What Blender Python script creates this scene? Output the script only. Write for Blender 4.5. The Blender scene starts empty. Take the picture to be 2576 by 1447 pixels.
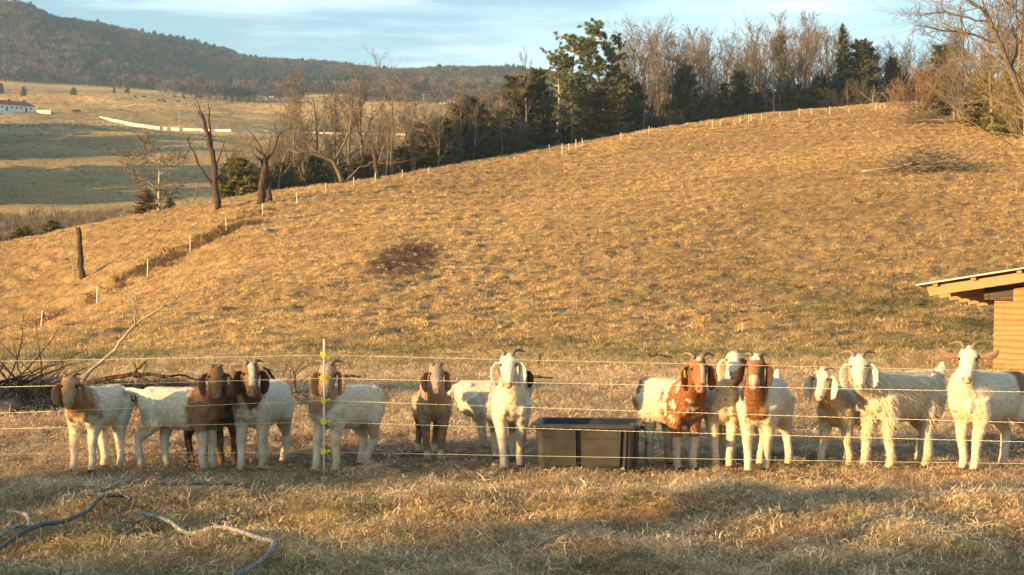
import bpy, math, random, time
import numpy as np
from mathutils import Vector, Matrix, Quaternion
T0 = time.time()
scn = bpy.context.scene
C = scn.collection
R = math.radians
random.seed(7)
rng = np.random.default_rng(11)

# ---------------------------------------------------------------- camera, sky, sun, exposure
EYE = 1.52; F = 3700.0; CX = 1288.0; CY = 723.5          # photo measured at 2576 x 1447
cam_d = bpy.data.cameras.new('camera'); cam = bpy.data.objects.new('camera', cam_d); C.objects.link(cam)
cam_d.sensor_width = 36.0; cam_d.lens = 36.0 * F / 2576.0
cam_d.clip_start = 0.1; cam_d.clip_end = 20000.0
cam.location = (0, 0, EYE); cam.rotation_euler = (R(90), 0, 0)
scn.camera = cam
SUN_EL = 10.5; SUN_PHI = 33.0        # light travels to the right and PHI degrees away from the viewer
sun_dir = Vector((math.cos(R(SUN_PHI)) * math.cos(R(SUN_EL)), math.sin(R(SUN_PHI)) * math.cos(R(SUN_EL)), -math.sin(R(SUN_EL))))
sun_d = bpy.data.lights.new('sun', 'SUN'); sun_d.energy = 5.0; sun_d.angle = R(0.53); sun_d.color = (1.0, 0.635, 0.262)
sun = bpy.data.objects.new('sun', sun_d); C.objects.link(sun)
sun.rotation_euler = sun_dir.to_track_quat('-Z', 'Y').to_euler(); sun.location = (-40, -30, 30)
w = bpy.data.worlds.new('World'); scn.world = w; w.use_nodes = True
nt = w.node_tree; nt.nodes.clear()
N = nt.nodes.new; L = nt.links.new
out = N('ShaderNodeOutputWorld'); bg = N('ShaderNodeBackground'); sky = N('ShaderNodeTexSky')
sky.sky_type = 'NISHITA'; sky.sun_disc = False
sky.sun_elevation = R(SUN_EL)
to_sun = -sun_dir
sky.sun_rotation = math.atan2(to_sun.x, to_sun.y)
sky.altitude = 300; sky.air_density = 1.0; sky.dust_density = 1.6; sky.ozone_density = 1.0
bg.inputs['Strength'].default_value = 0.064
# thin cirrus streaks brighten the sky here and there
tc = N('ShaderNodeTexCoord'); mp = N('ShaderNodeMapping'); mp.inputs['Scale'].default_value = (2.2, 2.2, 22.0)
mp.inputs['Rotation'].default_value = (0, R(-5), 0)
no = N('ShaderNodeTexNoise'); no.inputs['Scale'].default_value = 1.7; no.inputs['Detail'].default_value = 8; no.inputs['Roughness'].default_value = 0.62
rp = N('ShaderNodeValToRGB'); rp.color_ramp.elements[0].position = 0.46; rp.color_ramp.elements[1].position = 0.86
rp.color_ramp.elements[0].color = (0, 0, 0, 1); rp.color_ramp.elements[1].color = (0.6, 0.6, 0.6, 1)
mx = N('ShaderNodeMix'); mx.data_type = 'RGBA'
mx.inputs['B'].default_value = (10.0, 11.4, 11.6, 1)
L(tc.outputs['Generated'], mp.inputs['Vector']); L(mp.outputs[0], no.inputs['Vector']); L(no.outputs[0], rp.inputs[0])
tn = N('ShaderNodeMix'); tn.data_type = 'RGBA'; tn.blend_type = 'MULTIPLY'; tn.inputs['Factor'].default_value = 1.0; tn.inputs['B'].default_value = (0.90, 1.10, 1.20, 1)
L(sky.outputs[0], tn.inputs['A']); L(rp.outputs[0], mx.inputs['Factor']); L(tn.outputs['Result'], mx.inputs['A']); L(mx.outputs['Result'], bg.inputs['Color']); L(bg.outputs[0], out.inputs['Surface'])
scn.view_settings.view_transform = 'Standard'; scn.view_settings.look = 'None'
scn.view_settings.exposure = 1.84; scn.view_settings.gamma = 1.0; scn.view_settings.use_curve_mapping = False
scn.cycles.max_bounces = 5; scn.cycles.diffuse_bounces = 2; scn.cycles.glossy_bounces = 2; scn.cycles.transmission_bounces = 3
scn.cycles.volume_bounces = 0; scn.cycles.caustics_reflective = False; scn.cycles.caustics_refractive = False

# ---------------------------------------------------------------- helpers
def P(x, y, Y):
    return Vector(((x - CX) / F * Y, Y, EYE - (y - CY) / F * Y))

def tag(o, label=None, cat=None, group=None, kind=None):
    if label: o['label'] = label
    if cat: o['category'] = cat
    if group: o['group'] = group
    if kind: o['kind'] = kind
    return o

def empty(name, loc, label=None, cat=None, group=None, rz=0.0):
    o = bpy.data.objects.new(name, None); C.objects.link(o)
    o.location = loc; o.rotation_euler = (0, 0, rz); o.empty_display_size = 0.1
    return tag(o, label, cat, group)

def link_mesh(name, me, parent=None, mat=None):
    o = bpy.data.objects.new(name, me); C.objects.link(o)
    if parent is not None: o.parent = parent
    if mat is not None:
        me.materials.clear(); me.materials.append(mat)
    return o

class MB:
    """collects shapes for one mesh"""
    def __init__(s): s.v = []; s.f = []; s.m = []
    def add(s, vs, fs, m=0):
        b = len(s.v); s.v.extend([tuple(v) for v in vs]); s.f.extend([tuple(b + i for i in f) for f in fs]); s.m.extend([m] * len(fs))
    def box(s, lo, hi, M=None, m=0):
        (x0, y0, z0), (x1, y1, z1) = lo, hi
        vs = [Vector(p) for p in ((x0,y0,z0),(x1,y0,z0),(x1,y1,z0),(x0,y1,z0),(x0,y0,z1),(x1,y0,z1),(x1,y1,z1),(x0,y1,z1))]
        if M is not None: vs = [M @ v for v in vs]
        s.add(vs, [(0,3,2,1),(4,5,6,7),(0,1,5,4),(1,2,6,5),(2,3,7,6),(3,0,4,7)], m)
    def tube(s, pts, rad, n=6, cap=True, m=0, flat=None):
        """tube along pts; flat=(dir vector, ratio) squashes its section"""
        pts = [Vector(p) for p in pts]
        vs = []; fs = []
        up = Vector((0, 0, 1))
        t0 = (pts[1] - pts[0]).normalized()
        if abs(t0.z) > 0.9: up = Vector((1, 0.13, 0))
        a = t0.cross(up).normalized()
        k = len(pts)
        for i, p in enumerate(pts):
            t = (pts[min(i + 1, k - 1)] - pts[max(i - 1, 0)])
            if t.length < 1e-9: t = t0
            t.normalize()
            a = (a - t * a.dot(t))
            if a.length < 1e-6: a = t.orthogonal()
            a.normalize(); b = t.cross(a)
            r = rad[i] if hasattr(rad, '__len__') else rad
            for j in range(n):
                q = 2 * math.pi * j / n
                vs.append(p + a * (math.cos(q) * r) + b * (math.sin(q) * r))
        for i in range(k - 1):
            for j in range(n):
                j2 = (j + 1) % n
                fs.append((i*n+j, i*n+j2, (i+1)*n+j2, (i+1)*n+j))
        if cap and n > 2:
            fs.append(tuple(range(n - 1, -1, -1))); fs.append(tuple((k-1)*n + j for j in range(n)))
        s.add(vs, fs, m)
    def loft(s, secs, n=14, m=0):
        """secs: (centre, a-vector, b-vector) ellipse sections"""
        vs = []; fs = []
        for c, a, b in secs:
            for j in range(n):
                q = 2 * math.pi * j / n
                vs.append(Vector(c) + Vector(a) * math.cos(q) + Vector(b) * math.sin(q))
        k = len(secs)
        for i in range(k - 1):
            for j in range(n):
                j2 = (j + 1) % n
                fs.append((i*n+j, i*n+j2, (i+1)*n+j2, (i+1)*n+j))
        fs.append(tuple(range(n - 1, -1, -1))); fs.append(tuple((k-1)*n + j for j in range(n)))
        s.add(vs, fs, m)
    def ball(s, c, r, n=10, k=6, M=None, m=0):
        c = Vector(c); vs = []; fs = []
        r = Vector(r) if hasattr(r, '__len__') else Vector((r, r, r))
        def pt(th, ph):
            v = Vector((r.x*math.sin(th)*math.cos(ph), r.y*math.sin(th)*math.sin(ph), r.z*math.cos(th)))
            return c + (M @ v if M is not None else v)
        vs.append(pt(0, 0))
        for i in range(1, k):
            for j in range(n): vs.append(pt(math.pi*i/k, 2*math.pi*j/n))
        vs.append(pt(math.pi, 0)); last = len(vs) - 1
        for j in range(n): fs.append((0, 1+j, 1+(j+1) % n))
        for i in range(k - 2):
            for j in range(n):
                a = 1+i*n+j; b = 1+i*n+(j+1) % n
                fs.append((a, a+n, b+n, b))
        for j in range(n): fs.append((last, 1+(k-2)*n+(j+1) % n, 1+(k-2)*n+j))
        s.add(vs, fs, m)
    def mesh(s, name, smooth=False):
        me = bpy.data.meshes.new(name); me.from_pydata(s.v, [], s.f); me.update()
        if smooth: me.polygons.foreach_set('use_smooth', [True] * len(s.f))
        if any(s.m): me.polygons.foreach_set('material_index', s.m)
        return me
    def build(s, name, mat, parent=None, smooth=False):
        me = s.mesh(name, smooth)
        if isinstance(mat, (list, tuple)):
            o = link_mesh(name, me, parent)
            for k in mat: me.materials.append(k)
            return o
        return link_mesh(name, me, parent, mat)

def np_mesh(name, V, Fq, nper):
    """fast mesh from numpy arrays (V: n x 3, Fq: m x nper)"""
    me = bpy.data.meshes.new(name)
    me.vertices.add(len(V)); me.vertices.foreach_set('co', np.ascontiguousarray(V, dtype=np.float32).ravel())
    m = len(Fq); me.loops.add(m * nper); me.loops.foreach_set('vertex_index', np.ascontiguousarray(Fq, dtype=np.int32).ravel())
    me.polygons.add(m); me.polygons.foreach_set('loop_start', np.arange(0, m * nper, nper, dtype=np.int32))
    me.update(calc_edges=True); me.validate()
    return me

def vcol(me, cols, name='col'):
    a = me.attributes.new(name, 'FLOAT_COLOR', 'POINT')
    c = np.ones((len(cols), 4), dtype=np.float32); c[:, :3] = cols
    a.data.foreach_set('color', c.ravel())

# smooth value noise in numpy
_perm = np.random.default_rng(3).random((256, 256)).astype(np.float64)
def vnoise(x, y, seed=0):
    x = np.asarray(x, float) + seed * 17.3; y = np.asarray(y, float) + seed * 9.7
    xi = np.floor(x).astype(int); yi = np.floor(y).astype(int)
    fx = x - xi; fy = y - yi
    fx = fx*fx*(3-2*fx); fy = fy*fy*(3-2*fy)
    g = lambda a, b: _perm[a & 255, b & 255]
    return (g(xi, yi)*(1-fx) + g(xi+1, yi)*fx)*(1-fy) + (g(xi, yi+1)*(1-fx) + g(xi+1, yi+1)*fx)*fy
def fbm(x, y, oct=4, seed=0, gain=0.5):
    s = 0; a = 1; t = 0
    for o in range(oct):
        s = s + a * vnoise(np.asarray(x) * 2**o, np.asarray(y) * 2**o, seed + o * 3); t += a; a *= gain
    return s / t

# ---------------------------------------------------------------- materials
def new_mat(name, rough=0.85, spec=0.25):
    m = bpy.data.materials.new(name); m.use_nodes = True
    b = m.node_tree.nodes['Principled BSDF']
    b.inputs['Roughness'].default_value = rough; b.inputs['Specular IOR Level'].default_value = spec
    return m, m.node_tree, b

def noisy(name, c0, c1, scale=8.0, rough=0.85, bump=0.0, stretch=(1, 1, 1), detail=5, spec=0.25, c2=None, p=(0.35, 0.65), tint=None, coord='Object', bdist=0.02):
    """principled material with its colour varying by noise; tint = per-instance brightness spread"""
    m, t, b = new_mat(name, rough, spec)
    n = t.nodes.new; l = t.links.new
    co = n('ShaderNodeTexCoord'); mpn = n('ShaderNodeMapping'); mpn.inputs['Scale'].default_value = stretch
    nz = n('ShaderNodeTexNoise'); nz.inputs['Scale'].default_value = scale; nz.inputs['Detail'].default_value = detail; nz.inputs['Roughness'].default_value = 0.62
    r = n('ShaderNodeValToRGB'); r.color_ramp.elements[0].position = p[0]; r.color_ramp.elements[1].position = p[1]
    r.color_ramp.elements[0].color = (*c0, 1); r.color_ramp.elements[1].color = (*c1, 1)
    if c2 is not None:
        e = r.color_ramp.elements.new((p[0] + p[1]) / 2); e.color = (*c2, 1)
    l(co.outputs[coord], mpn.inputs[0]); l(mpn.outputs[0], nz.inputs['Vector']); l(nz.outputs[0], r.inputs[0])
    last = r.outputs[0]
    if tint:
        oi = n('ShaderNodeObjectInfo'); mr = n('ShaderNodeMapRange'); mr.inputs['To Min'].default_value = 1 - tint; mr.inputs['To Max'].default_value = 1 + tint
        hs = n('ShaderNodeHueSaturation'); l(oi.outputs['Random'], mr.inputs[0]); l(mr.outputs[0], hs.inputs['Value']); l(last, hs.inputs['Color']); last = hs.outputs[0]
    l(last, b.inputs['Base Color'])
    if bump:
        bp = n('ShaderNodeBump'); bp.inputs['Strength'].default_value = bump; bp.inputs['Distance'].default_value = bdist
        l(nz.outputs[0], bp.inputs['Height']); l(bp.outputs[0], b.inputs['Normal'])
    return m

def attr_mat(name, rough=0.85, spec=0.2, scale=0, var=0.0, attr='col', trans=0.0, bump=0):
    m, t, b = new_mat(name, rough, spec)
    n = t.nodes.new; l = t.links.new
    a = n('ShaderNodeAttribute'); a.attribute_name = attr; last = a.outputs['Color']
    if var:
        nz = n('ShaderNodeTexNoise'); nz.inputs['Scale'].default_value = scale; nz.inputs['Detail'].default_value = 4
        co = n('ShaderNodeTexCoord'); l(co.outputs['Object'], nz.inputs['Vector'])
        mr = n('ShaderNodeMapRange'); mr.inputs['From Min'].default_value = 0.3; mr.inputs['From Max'].default_value = 0.7
        mr.inputs['To Min'].default_value = 1 - var; mr.inputs['To Max'].default_value = 1 + var
        hs = n('ShaderNodeHueSaturation'); l(nz.outputs[0], mr.inputs[0]); l(mr.outputs[0], hs.inputs['Value']); l(last, hs.inputs['Color']); last = hs.outputs[0]
        if bump:
            bp = n('ShaderNodeBump'); bp.inputs['Strength'].default_value = bump; bp.inputs['Distance'].default_value = 0.01
            l(nz.outputs[0], bp.inputs['Height']); l(bp.outputs[0], b.inputs['Normal'])
    l(last, b.inputs['Base Color'])
    if trans:
        ts = n('ShaderNodeBsdfTranslucent'); ms = n('ShaderNodeMixShader'); ms.inputs[0].default_value = trans
        l(last, ts.inputs['Color']); l(b.outputs[0], ms.inputs[1]); l(ts.outputs[0], ms.inputs[2])
        l(ms.outputs[0], t.nodes['Material Output'].inputs['Surface'])
    return m

# ---------------------------------------------------------------- terrain height
COLX = np.array([-300, 0, 300, 600, 1000, 1288, 1600, 1900, 2250, 2600, 2900], float)
YC   = np.array([145, 148, 142, 140, 162, 190, 210, 230, 245, 250, 255], float)
YPC  = np.array([640, 615, 555, 505, 455, 405, 350, 305, 277, 283, 290], float)
ZMID = np.array([-2.3, -1.6, 0.9, 3.3, 5.6, 7.5, 9.7, 12, 14.5, 15.2, 15.5], float)
DROP = np.array([2.5, 2.5, 4.5, 5.0, 4.0, 3.0, 2.5, 2.0, 1.5, 1.0, 1.0], float)
FARY = [350, 600, 720, 900, 1050, 1250, 1750]
FAR  = np.array([  # photo rows of the valley floor and the ridge, per column
    [520, 325, 305, 262, 240, 200, 48],
    [520, 318, 300, 258, 236, 200, 76],
    [522, 322, 300, 258, 240, 214, 118],
    [525, 345, 328, 280, 250, 230, 168],
    [530, 372, 345, 285, 252, 230, 202],
    [530, 382, 350, 305, 275, 248, 214],
    [530, 400, 370, 340, 320, 300, 262],
    [530, 410, 380, 350, 335, 325, 300],
    [530, 410, 380, 350, 335, 325, 300],
    [530, 410, 380, 350, 335, 325, 300],
    [530, 410, 380, 350, 335, 325, 300]], float)
UG = np.linspace(-0.46, 0.46, 369)
def _sm(v, k=9):
    a = np.interp(UG, (COLX - CX) / F, v)
    kern = np.hanning(2*k+1); kern /= kern.sum()
    return np.convolve(np.pad(a, k, mode='edge'), kern, 'valid')
YCg = _sm(YC, 16); YPCg = _sm(YPC)
zc = EYE + (CY - YPCg) / F * YCg
ky = [0*UG, 0*UG+14, 0*UG+30, 0.5*(30+YCg), YCg, YCg+30]
kz = [0*UG, 0*UG, 0*UG, _sm(ZMID, 16), zc, zc - _sm(DROP)]
for i, Yf in enumerate(FARY):
    yp = _sm(FAR[:, i])
    ky.append(0*UG + Yf); kz.append(EYE + (CY - yp) / F * Yf)
ky.append(0*UG + 2150); kz.append(kz[-1] - 60)
ky.append(0*UG + 3400); kz.append(0*UG + 60)
KY = np.array(ky); KZ = np.array(kz)
# monotone slopes
dY = KY[1:] - KY[:-1]; dl = (KZ[1:] - KZ[:-1]) / dY
MM = np.zeros_like(KY)
for k in range(1, len(KY) - 1):
    s = dl[k-1] * dl[k]
    w1 = 2*dY[k] + dY[k-1]; w2 = dY[k] + 2*dY[k-1]
    with np.errstate(divide='ignore', invalid='ignore'):
        h = (w1 + w2) / (w1 / dl[k-1] + w2 / dl[k])
    MM[k] = np.where(s > 0, h, 0)
MM[4] = dl[4] * 0.25 + dl[3] * 0.25
def H(X, Y, fine=True):
    X = np.atleast_1d(np.asarray(X, float)); Y = np.atleast_1d(np.asarray(Y, float))
    u = np.clip(X / np.maximum(Y, 1.0), -0.459, 0.459)
    q = (u + 0.46) / 0.92 * 368; i = np.clip(q.astype(int), 0, 367); fr = q - i
    ip = lambda A: A[:, i] * (1 - fr) + A[:, i + 1] * fr
    kY, kZ, kM = ip(KY), ip(KZ), ip(MM)
    Yq = np.clip(Y, 0, 3399)
    k = np.clip((Yq[None, :] >= kY).sum(0) - 1, 0, len(KY) - 2)
    ar = np.arange(len(Yq))
    y0 = kY[k, ar]; y1 = kY[k+1, ar]; h = y1 - y0; t = (Yq - y0) / h
    z0 = kZ[k, ar]; z1 = kZ[k+1, ar]; m0 = kM[k, ar]; m1 = kM[k+1, ar]
    z = (2*t**3-3*t**2+1)*z0 + (t**3-2*t**2+t)*h*m0 + (-2*t**3+3*t**2)*z1 + (t**3-t**2)*h*m1
    # broad swells grow with distance, gullies on the mountain
    g = np.clip((Yq - 40) / 160, 0, 1)
    z = z + g * 0.5 * (fbm(X / 22, Y / 22, 3, 1) - 0.5)
    g2 = np.clip((Yq - 330) / 300, 0, 1)
    z = z + g2 * 9.0 * (fbm(X / 120, Y / 150, 3, 5) - 0.5) * np.clip(Yq / 700, 0, 1.3)
    z = z + np.clip((Yq - 320) / 60, 0, 1) * np.clip((1180 - Yq) / 150, 0, 1) * 3.0 * (fbm(X / 26, Y / 34, 4, 27) - 0.5)
    g3 = np.clip((Yq - 1280) / 250, 0, 1) * np.clip((2500 - Yq) / 500, 0, 1)
    rg = (X * 0.92 + Y * 0.35) / 170
    z = z + g3 * 135 * (fbm(rg, Y / 800, 3, 9) - 0.5) * np.clip((1790 - Yq) / 350, 0.12, 1) * np.clip((0.05 - u) / 0.2, 0.1, 1)
    z = z + 0.22 * np.exp(-((X + 6.2)/3.2)**4 - ((Y - 19.0)/1.0)**2) * (.6 + .8*vnoise(X/.5, Y/.5, 50))
    if fine:
        n1 = np.clip((Yq - 26) / 20, 0, 1) * np.clip((330 - Yq) / 80, 0, 1)
        z = z + n1 * (0.09 * np.sin(6.283 * (z / 0.85 + 1.6 * fbm(X / 7, Y / 9, 2, 23))) + 0.34 * (fbm(X / 1.2, Y / 1.5, 3, 21) - 0.5) + 0.18 * (vnoise(X / 0.5, Y / 0.6, 33) - 0.5))
        z = z + (1 - n1) * np.clip((60 - Yq) / 20, 0, 1) * ((0.06 + 0.20 * np.clip((11.4 - Yq) / 1.2, 0, 1)) * (fbm(X / 0.8, Y / 0.8, 2, 41) - 0.5) + 0.05 * (vnoise(X/0.27, Y/0.27, 44) - 0.5) * np.clip(np.abs(Yq - 12.4) / 1.5, 0.3, 1))
        # low heaps of straw in front of the fence, to the right
        z = z + 0.16 * np.exp(-((Yq - 9.4) / 1.2)**2) * np.clip((X + 1.2) / 1.5, 0, 1) * np.clip(fbm(X/0.9, Y/0.7, 2, 55) - 0.42, 0, 1) * 2.2
    return z
def hz(x, y): return float(H(x, y)[0])
_TY = np.concatenate([np.linspace(5, 60, 500), np.linspace(60.2, 400, 1100), np.linspace(401, 2100, 1400)])
def hit(x, y, lo=5.0, hi=2100.0):
    """where the ray through photo pixel (x, y) first meets the ground"""
    T = _TY[(_TY >= lo) & (_TY <= hi)]
    u = (x - CX) / F
    z = EYE - (y - CY) / F * T
    g = H(u * T, T)
    b = np.nonzero(z <= g)[0]
    i = b[0] if len(b) else len(T) - 1
    return Vector((u * T[i], T[i], g[i]))
def at(x, Y):
    """ground under photo column x at depth Y"""
    X = (x - CX) / F * Y
    return Vector((X, Y, hz(X, Y)))
def top_z(y, Y): return EYE - (y - CY) / F * Y
def px_of(p): return CX + p[0] / p[1] * F, CY - (p[2] - EYE) / p[1] * F
def crestY(x): return float(np.interp((x - CX) / F, UG, YCg))
# ---------------------------------------------------------------- ground sheet
def build_ground():
    th = np.concatenate([np.linspace(-180, -60, 25), np.linspace(-58, -24, 18), np.linspace(-23, 23, 560), np.linspace(24, 58, 18), np.linspace(60, 180, 25)])
    th = th[:-1]
    r1 = np.concatenate([np.linspace(0.5, 7, 14), np.geomspace(7.3, 30, 190), np.geomspace(30.2, 280, 330)[0:], np.geomspace(284, 2150, 170), np.geomspace(2200, 3300, 6)])
    TH, RR = np.meshgrid(np.radians(th), r1)
    # rings become straight rows inside the view so that depth is even
    k = np.where(np.abs(np.degrees(TH)) < 40, 1 / np.maximum(np.cos(TH), .7), 1 / np.cos(np.radians(40)) + 0 * TH)
    X = RR * np.sin(TH) * k; Y = RR * np.cos(TH) * k
    Z = H(X.ravel(), Y.ravel()).reshape(X.shape)
    nr, nc = X.shape
    V = np.stack([X.ravel(), Y.ravel(), Z.ravel()], 1)
    V = np.vstack([V, [[0, 0, 0]]]); c0 = len(V) - 1
    i = np.arange(nr - 1)[:, None] * nc; j = np.arange(nc)[None, :]; j2 = (j + 1) % nc
    Fq = np.stack([i + j, i + j2, i + nc + j2, i + nc + j], -1).reshape(-1, 4)
    me = np_mesh('ground', V, Fq[:, ::-1], 4)
    me.polygons.foreach_set('use_smooth', np.ones(len(me.polygons), bool))
    return me, V

STRAW = np.array((0.44, 0.29, 0.13)); STRAW2 = np.array((0.56, 0.38, 0.19)); OLIVE = np.array((0.17, 0.16, 0.06)); SOIL = np.array((0.12, 0.075, 0.045)); GREEN = np.array((0.11, 0.13, 0.035))
burn = hit(1025, 655)
heap = at(30, 19.0)
def greenness(X, Y):
    """0..1: how green the grass is"""
    g = np.clip((fbm(X/3.2, Y/6.5, 3, 61) - .52)*3, 0, .8) * np.where(Y > 300, 1, np.clip((75 - Y)/60, .12, .6))
    sw = np.exp(-((Y - (33 + X*.12))/5.0)**2) * np.clip(fbm(X/3, Y/2, 3, 63)*3.8 - 1.15, 0, 1)
    g = np.maximum(g, sw)
    lf = np.clip((X + .6) / -2.5, 0, 1) * (Y < 10.8) * np.clip(fbm(X/.8, Y/.8, 3, 66)*3 - 1.2, 0, 1)
    g = np.maximum(g, lf * .9)
    rt = np.clip((X - 5)/8, 0, 1) * np.exp(-((Y-46)/15)**2) * np.clip(fbm(X/1.6, Y/2.6, 3, 67)*3 - 1.0, 0, 1)
    g = np.maximum(g, rt)
    fr = (Y < 11) * np.clip(fbm(X/.6, Y/.5, 3, 68)*3.4 - 1.75, 0, 1)
    return np.clip(np.maximum(g, fr*.55), 0, 1)
def bareness(X, Y):
    b = np.exp(-((Y - 14.2)/2.6)**4) * np.clip(fbm(X/1.3, Y/1.3, 3, 71)*2.6 - .75, 0, 1)
    d = np.hypot((X - burn.x)/(1.75), (Y - burn.y)/10.0)
    b = np.maximum(b, np.clip((1.08 - d + .3*(fbm(X/.9, Y/1.8, 2, 73) - .5))*3, 0, 1))
    hp = np.exp(-((X + 6.0)/3.6)**4 - ((Y - 19.0)/1.8)**4)
    return np.maximum(b, hp)
gme, gV = build_ground()
X, Y = gV[:, 0], gV[:, 1]
fb = fbm(X/14, Y/30, 4, 81)[:, None]
col = STRAW[None]*(1 - fb) + STRAW2[None]*fb
g = greenness(X, Y)[:, None]
b = bareness(X, Y)[:, None]
col = col*(1 - g*.8) + GREEN[None]*g*.8*1.3
fine = (fbm(X/.5, Y/.9, 3, 83)[:, None] - .5)
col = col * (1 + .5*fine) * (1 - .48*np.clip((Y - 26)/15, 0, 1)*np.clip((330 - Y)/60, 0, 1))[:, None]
nearm = np.clip((32 - Y)/12, 0, 1)[:, None]
col = col*(1 - nearm*.55) + SOIL[None]*nearm*.55*1.6
col = col*(1 - b) + SOIL[None]*b
# valley pastures: olive and gold bands
far = np.clip((Y - 300)/60, 0, 1)[:, None]
fld = fbm(X/130, Y/60, 4, 91)[:, None]; fl2 = fbm(X/30, Y/22, 4, 93)[:, None]
pal = np.array((0.25, 0.185, 0.085))[None]*(1 - np.clip(fld*2.4 - .7, 0, 1)) + np.array((0.42, 0.29, 0.12))[None]*np.clip(fld*2.4 - .7, 0, 1)
gold = (np.exp(-((Y - 960)/120)**2) + np.exp(-((Y - 690)/45)**2))[:, None]
pal = pal*(1 - np.clip(gold, 0, .8)) + np.array((0.46, 0.32, 0.13))[None]*np.clip(gold, 0, .8)
pal = pal * (.62 + .76*fl2)
col = col*(1 - far) + pal*far
wood = np.clip((Y - 1230)/60, 0, 1)[:, None]
col = col*(1 - wood) + np.array((0.085, 0.06, 0.045))[None]*wood
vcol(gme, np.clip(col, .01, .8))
gm, t, bs = new_mat('ground', .95, .05)
n = t.nodes.new; l = t.links.new
a = n('ShaderNodeAttribute'); a.attribute_name = 'col'
co = n('ShaderNodeTexCoord')
def nn(sc, det=6, ro=.6):
    q = n('ShaderNodeTexNoise'); q.inputs['Scale'].default_value = sc; q.inputs['Detail'].default_value = det; q.inputs['Roughness'].default_value = ro
    l(co.outputs['Object'], q.inputs['Vector']); return q
q1, q2 = nn(6.0), nn(0.8)
ad = n('ShaderNodeMath'); ad.operation = 'ADD'; l(q1.outputs[0], ad.inputs[0]); l(q2.outputs[0], ad.inputs[1])
mr = n('ShaderNodeMapRange'); mr.inputs['From Min'].default_value = .7; mr.inputs['From Max'].default_value = 1.3; mr.inputs['To Min'].default_value = .55; mr.inputs['To Max'].default_value = 1.4
hs = n('ShaderNodeHueSaturation'); l(ad.outputs[0], mr.inputs[0]); l(mr.outputs[0], hs.inputs['Value']); l(a.outputs['Color'], hs.inputs['Color']); l(hs.outputs[0], bs.inputs['Base Color'])
bp = n('ShaderNodeBump'); bp.inputs['Strength'].default_value = .7; bp.inputs['Distance'].default_value = .06; l(ad.outputs[0], bp.inputs['Height']); l(bp.outputs[0], bs.inputs['Normal'])
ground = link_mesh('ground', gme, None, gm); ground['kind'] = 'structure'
print('ground', round(time.time() - T0, 1))

# ---------------------------------------------------------------- scatter by geometry nodes
def proto_collection(name, meshes, mat):
    col_ = bpy.data.collections.new(name)
    for i, me in enumerate(meshes):
        me.materials.clear(); me.materials.append(mat)
        col_.objects.link(bpy.data.objects.new('%s_%02d' % (name, i), me))
    return col_
def scatter(name, pts, rot, scl, idx, tint, protos):
    """one object of instanced clumps"""
    me = bpy.data.meshes.new(name); me.vertices.add(len(pts)); me.vertices.foreach_set('co', np.ascontiguousarray(pts, dtype=np.float32).ravel())
    def at_(nm, ty, arr, key):
        q = me.attributes.new(nm, ty, 'POINT'); q.data.foreach_set(key, np.ascontiguousarray(arr).ravel())
    at_('rot', 'FLOAT_VECTOR', rot.astype(np.float32), 'vector'); at_('scl', 'FLOAT_VECTOR', scl.astype(np.float32), 'vector')
    at_('idx', 'INT', idx.astype(np.int32), 'value'); 
    tc_ = np.ones((len(pts), 4), np.float32); tc_[:, :3] = tint; at_('tint', 'FLOAT_COLOR', tc_, 'color')
    o = link_mesh(name, me)
    ng = bpy.data.node_groups.new(name, 'GeometryNodeTree')
    ng.interface.new_socket('Geometry', in_out='INPUT', socket_type='NodeSocketGeometry'); ng.interface.new_socket('Geometry', in_out='OUTPUT', socket_type='NodeSocketGeometry')
    n_ = ng.nodes.new; l_ = ng.links.new
    gi = n_('NodeGroupInput'); go = n_('NodeGroupOutput'); ip = n_('GeometryNodeInstanceOnPoints'); ci = n_('GeometryNodeCollectionInfo')
    ci.inputs['Collection'].default_value = protos; ci.inputs['Separate Children'].default_value = True; ci.inputs['Reset Children'].default_value = True
    def na(nm, ty):
        q = n_('GeometryNodeInputNamedAttribute'); q.data_type = ty; q.inputs['Name'].default_value = nm; return q.outputs['Attribute']
    l_(gi.outputs[0], ip.inputs['Points']); l_(ci.outputs[0], ip.inputs['Instance']); ip.inputs['Pick Instance'].default_value = True
    l_(na('idx', 'INT'), ip.inputs['Instance Index']); l_(na('rot', 'FLOAT_VECTOR'), ip.inputs['Rotation']); l_(na('scl', 'FLOAT_VECTOR'), ip.inputs['Scale'])
    l_(ip.outputs[0], go.inputs[0])
    md = o.modifiers.new('scatter', 'NODES'); md.node_group = ng
    return o

def tint_mat(name, trans=.42, rough=.7, spec=.25, own=True):
    """colour = vertex tone x instance tint"""
    m, t, b = new_mat(name, rough, spec); n = t.nodes.new; l = t.links.new
    a = n('ShaderNodeAttribute'); a.attribute_name = 'col'; c = n('ShaderNodeAttribute'); c.attribute_name = 'tint'; c.attribute_type = 'INSTANCER'
    x = n('ShaderNodeMix'); x.data_type = 'RGBA'; x.blend_type = 'MULTIPLY'; x.inputs['Factor'].default_value = 1
    l(a.outputs['Color'], x.inputs['A']); l(c.outputs['Color'], x.inputs['B']); l(x.outputs['Result'], b.inputs['Base Color'])
    if trans:
        ts = n('ShaderNodeBsdfTranslucent'); ms = n('ShaderNodeMixShader'); ms.inputs[0].default_value = trans
        l(x.outputs['Result'], ts.inputs['Color']); l(b.outputs[0], ms.inputs[1]); l(ts.outputs[0], ms.inputs[2]); l(ms.outputs[0], t.nodes['Material Output'].inputs['Surface'])
    return m
blade_mat = tint_mat('grass_blades')

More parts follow.
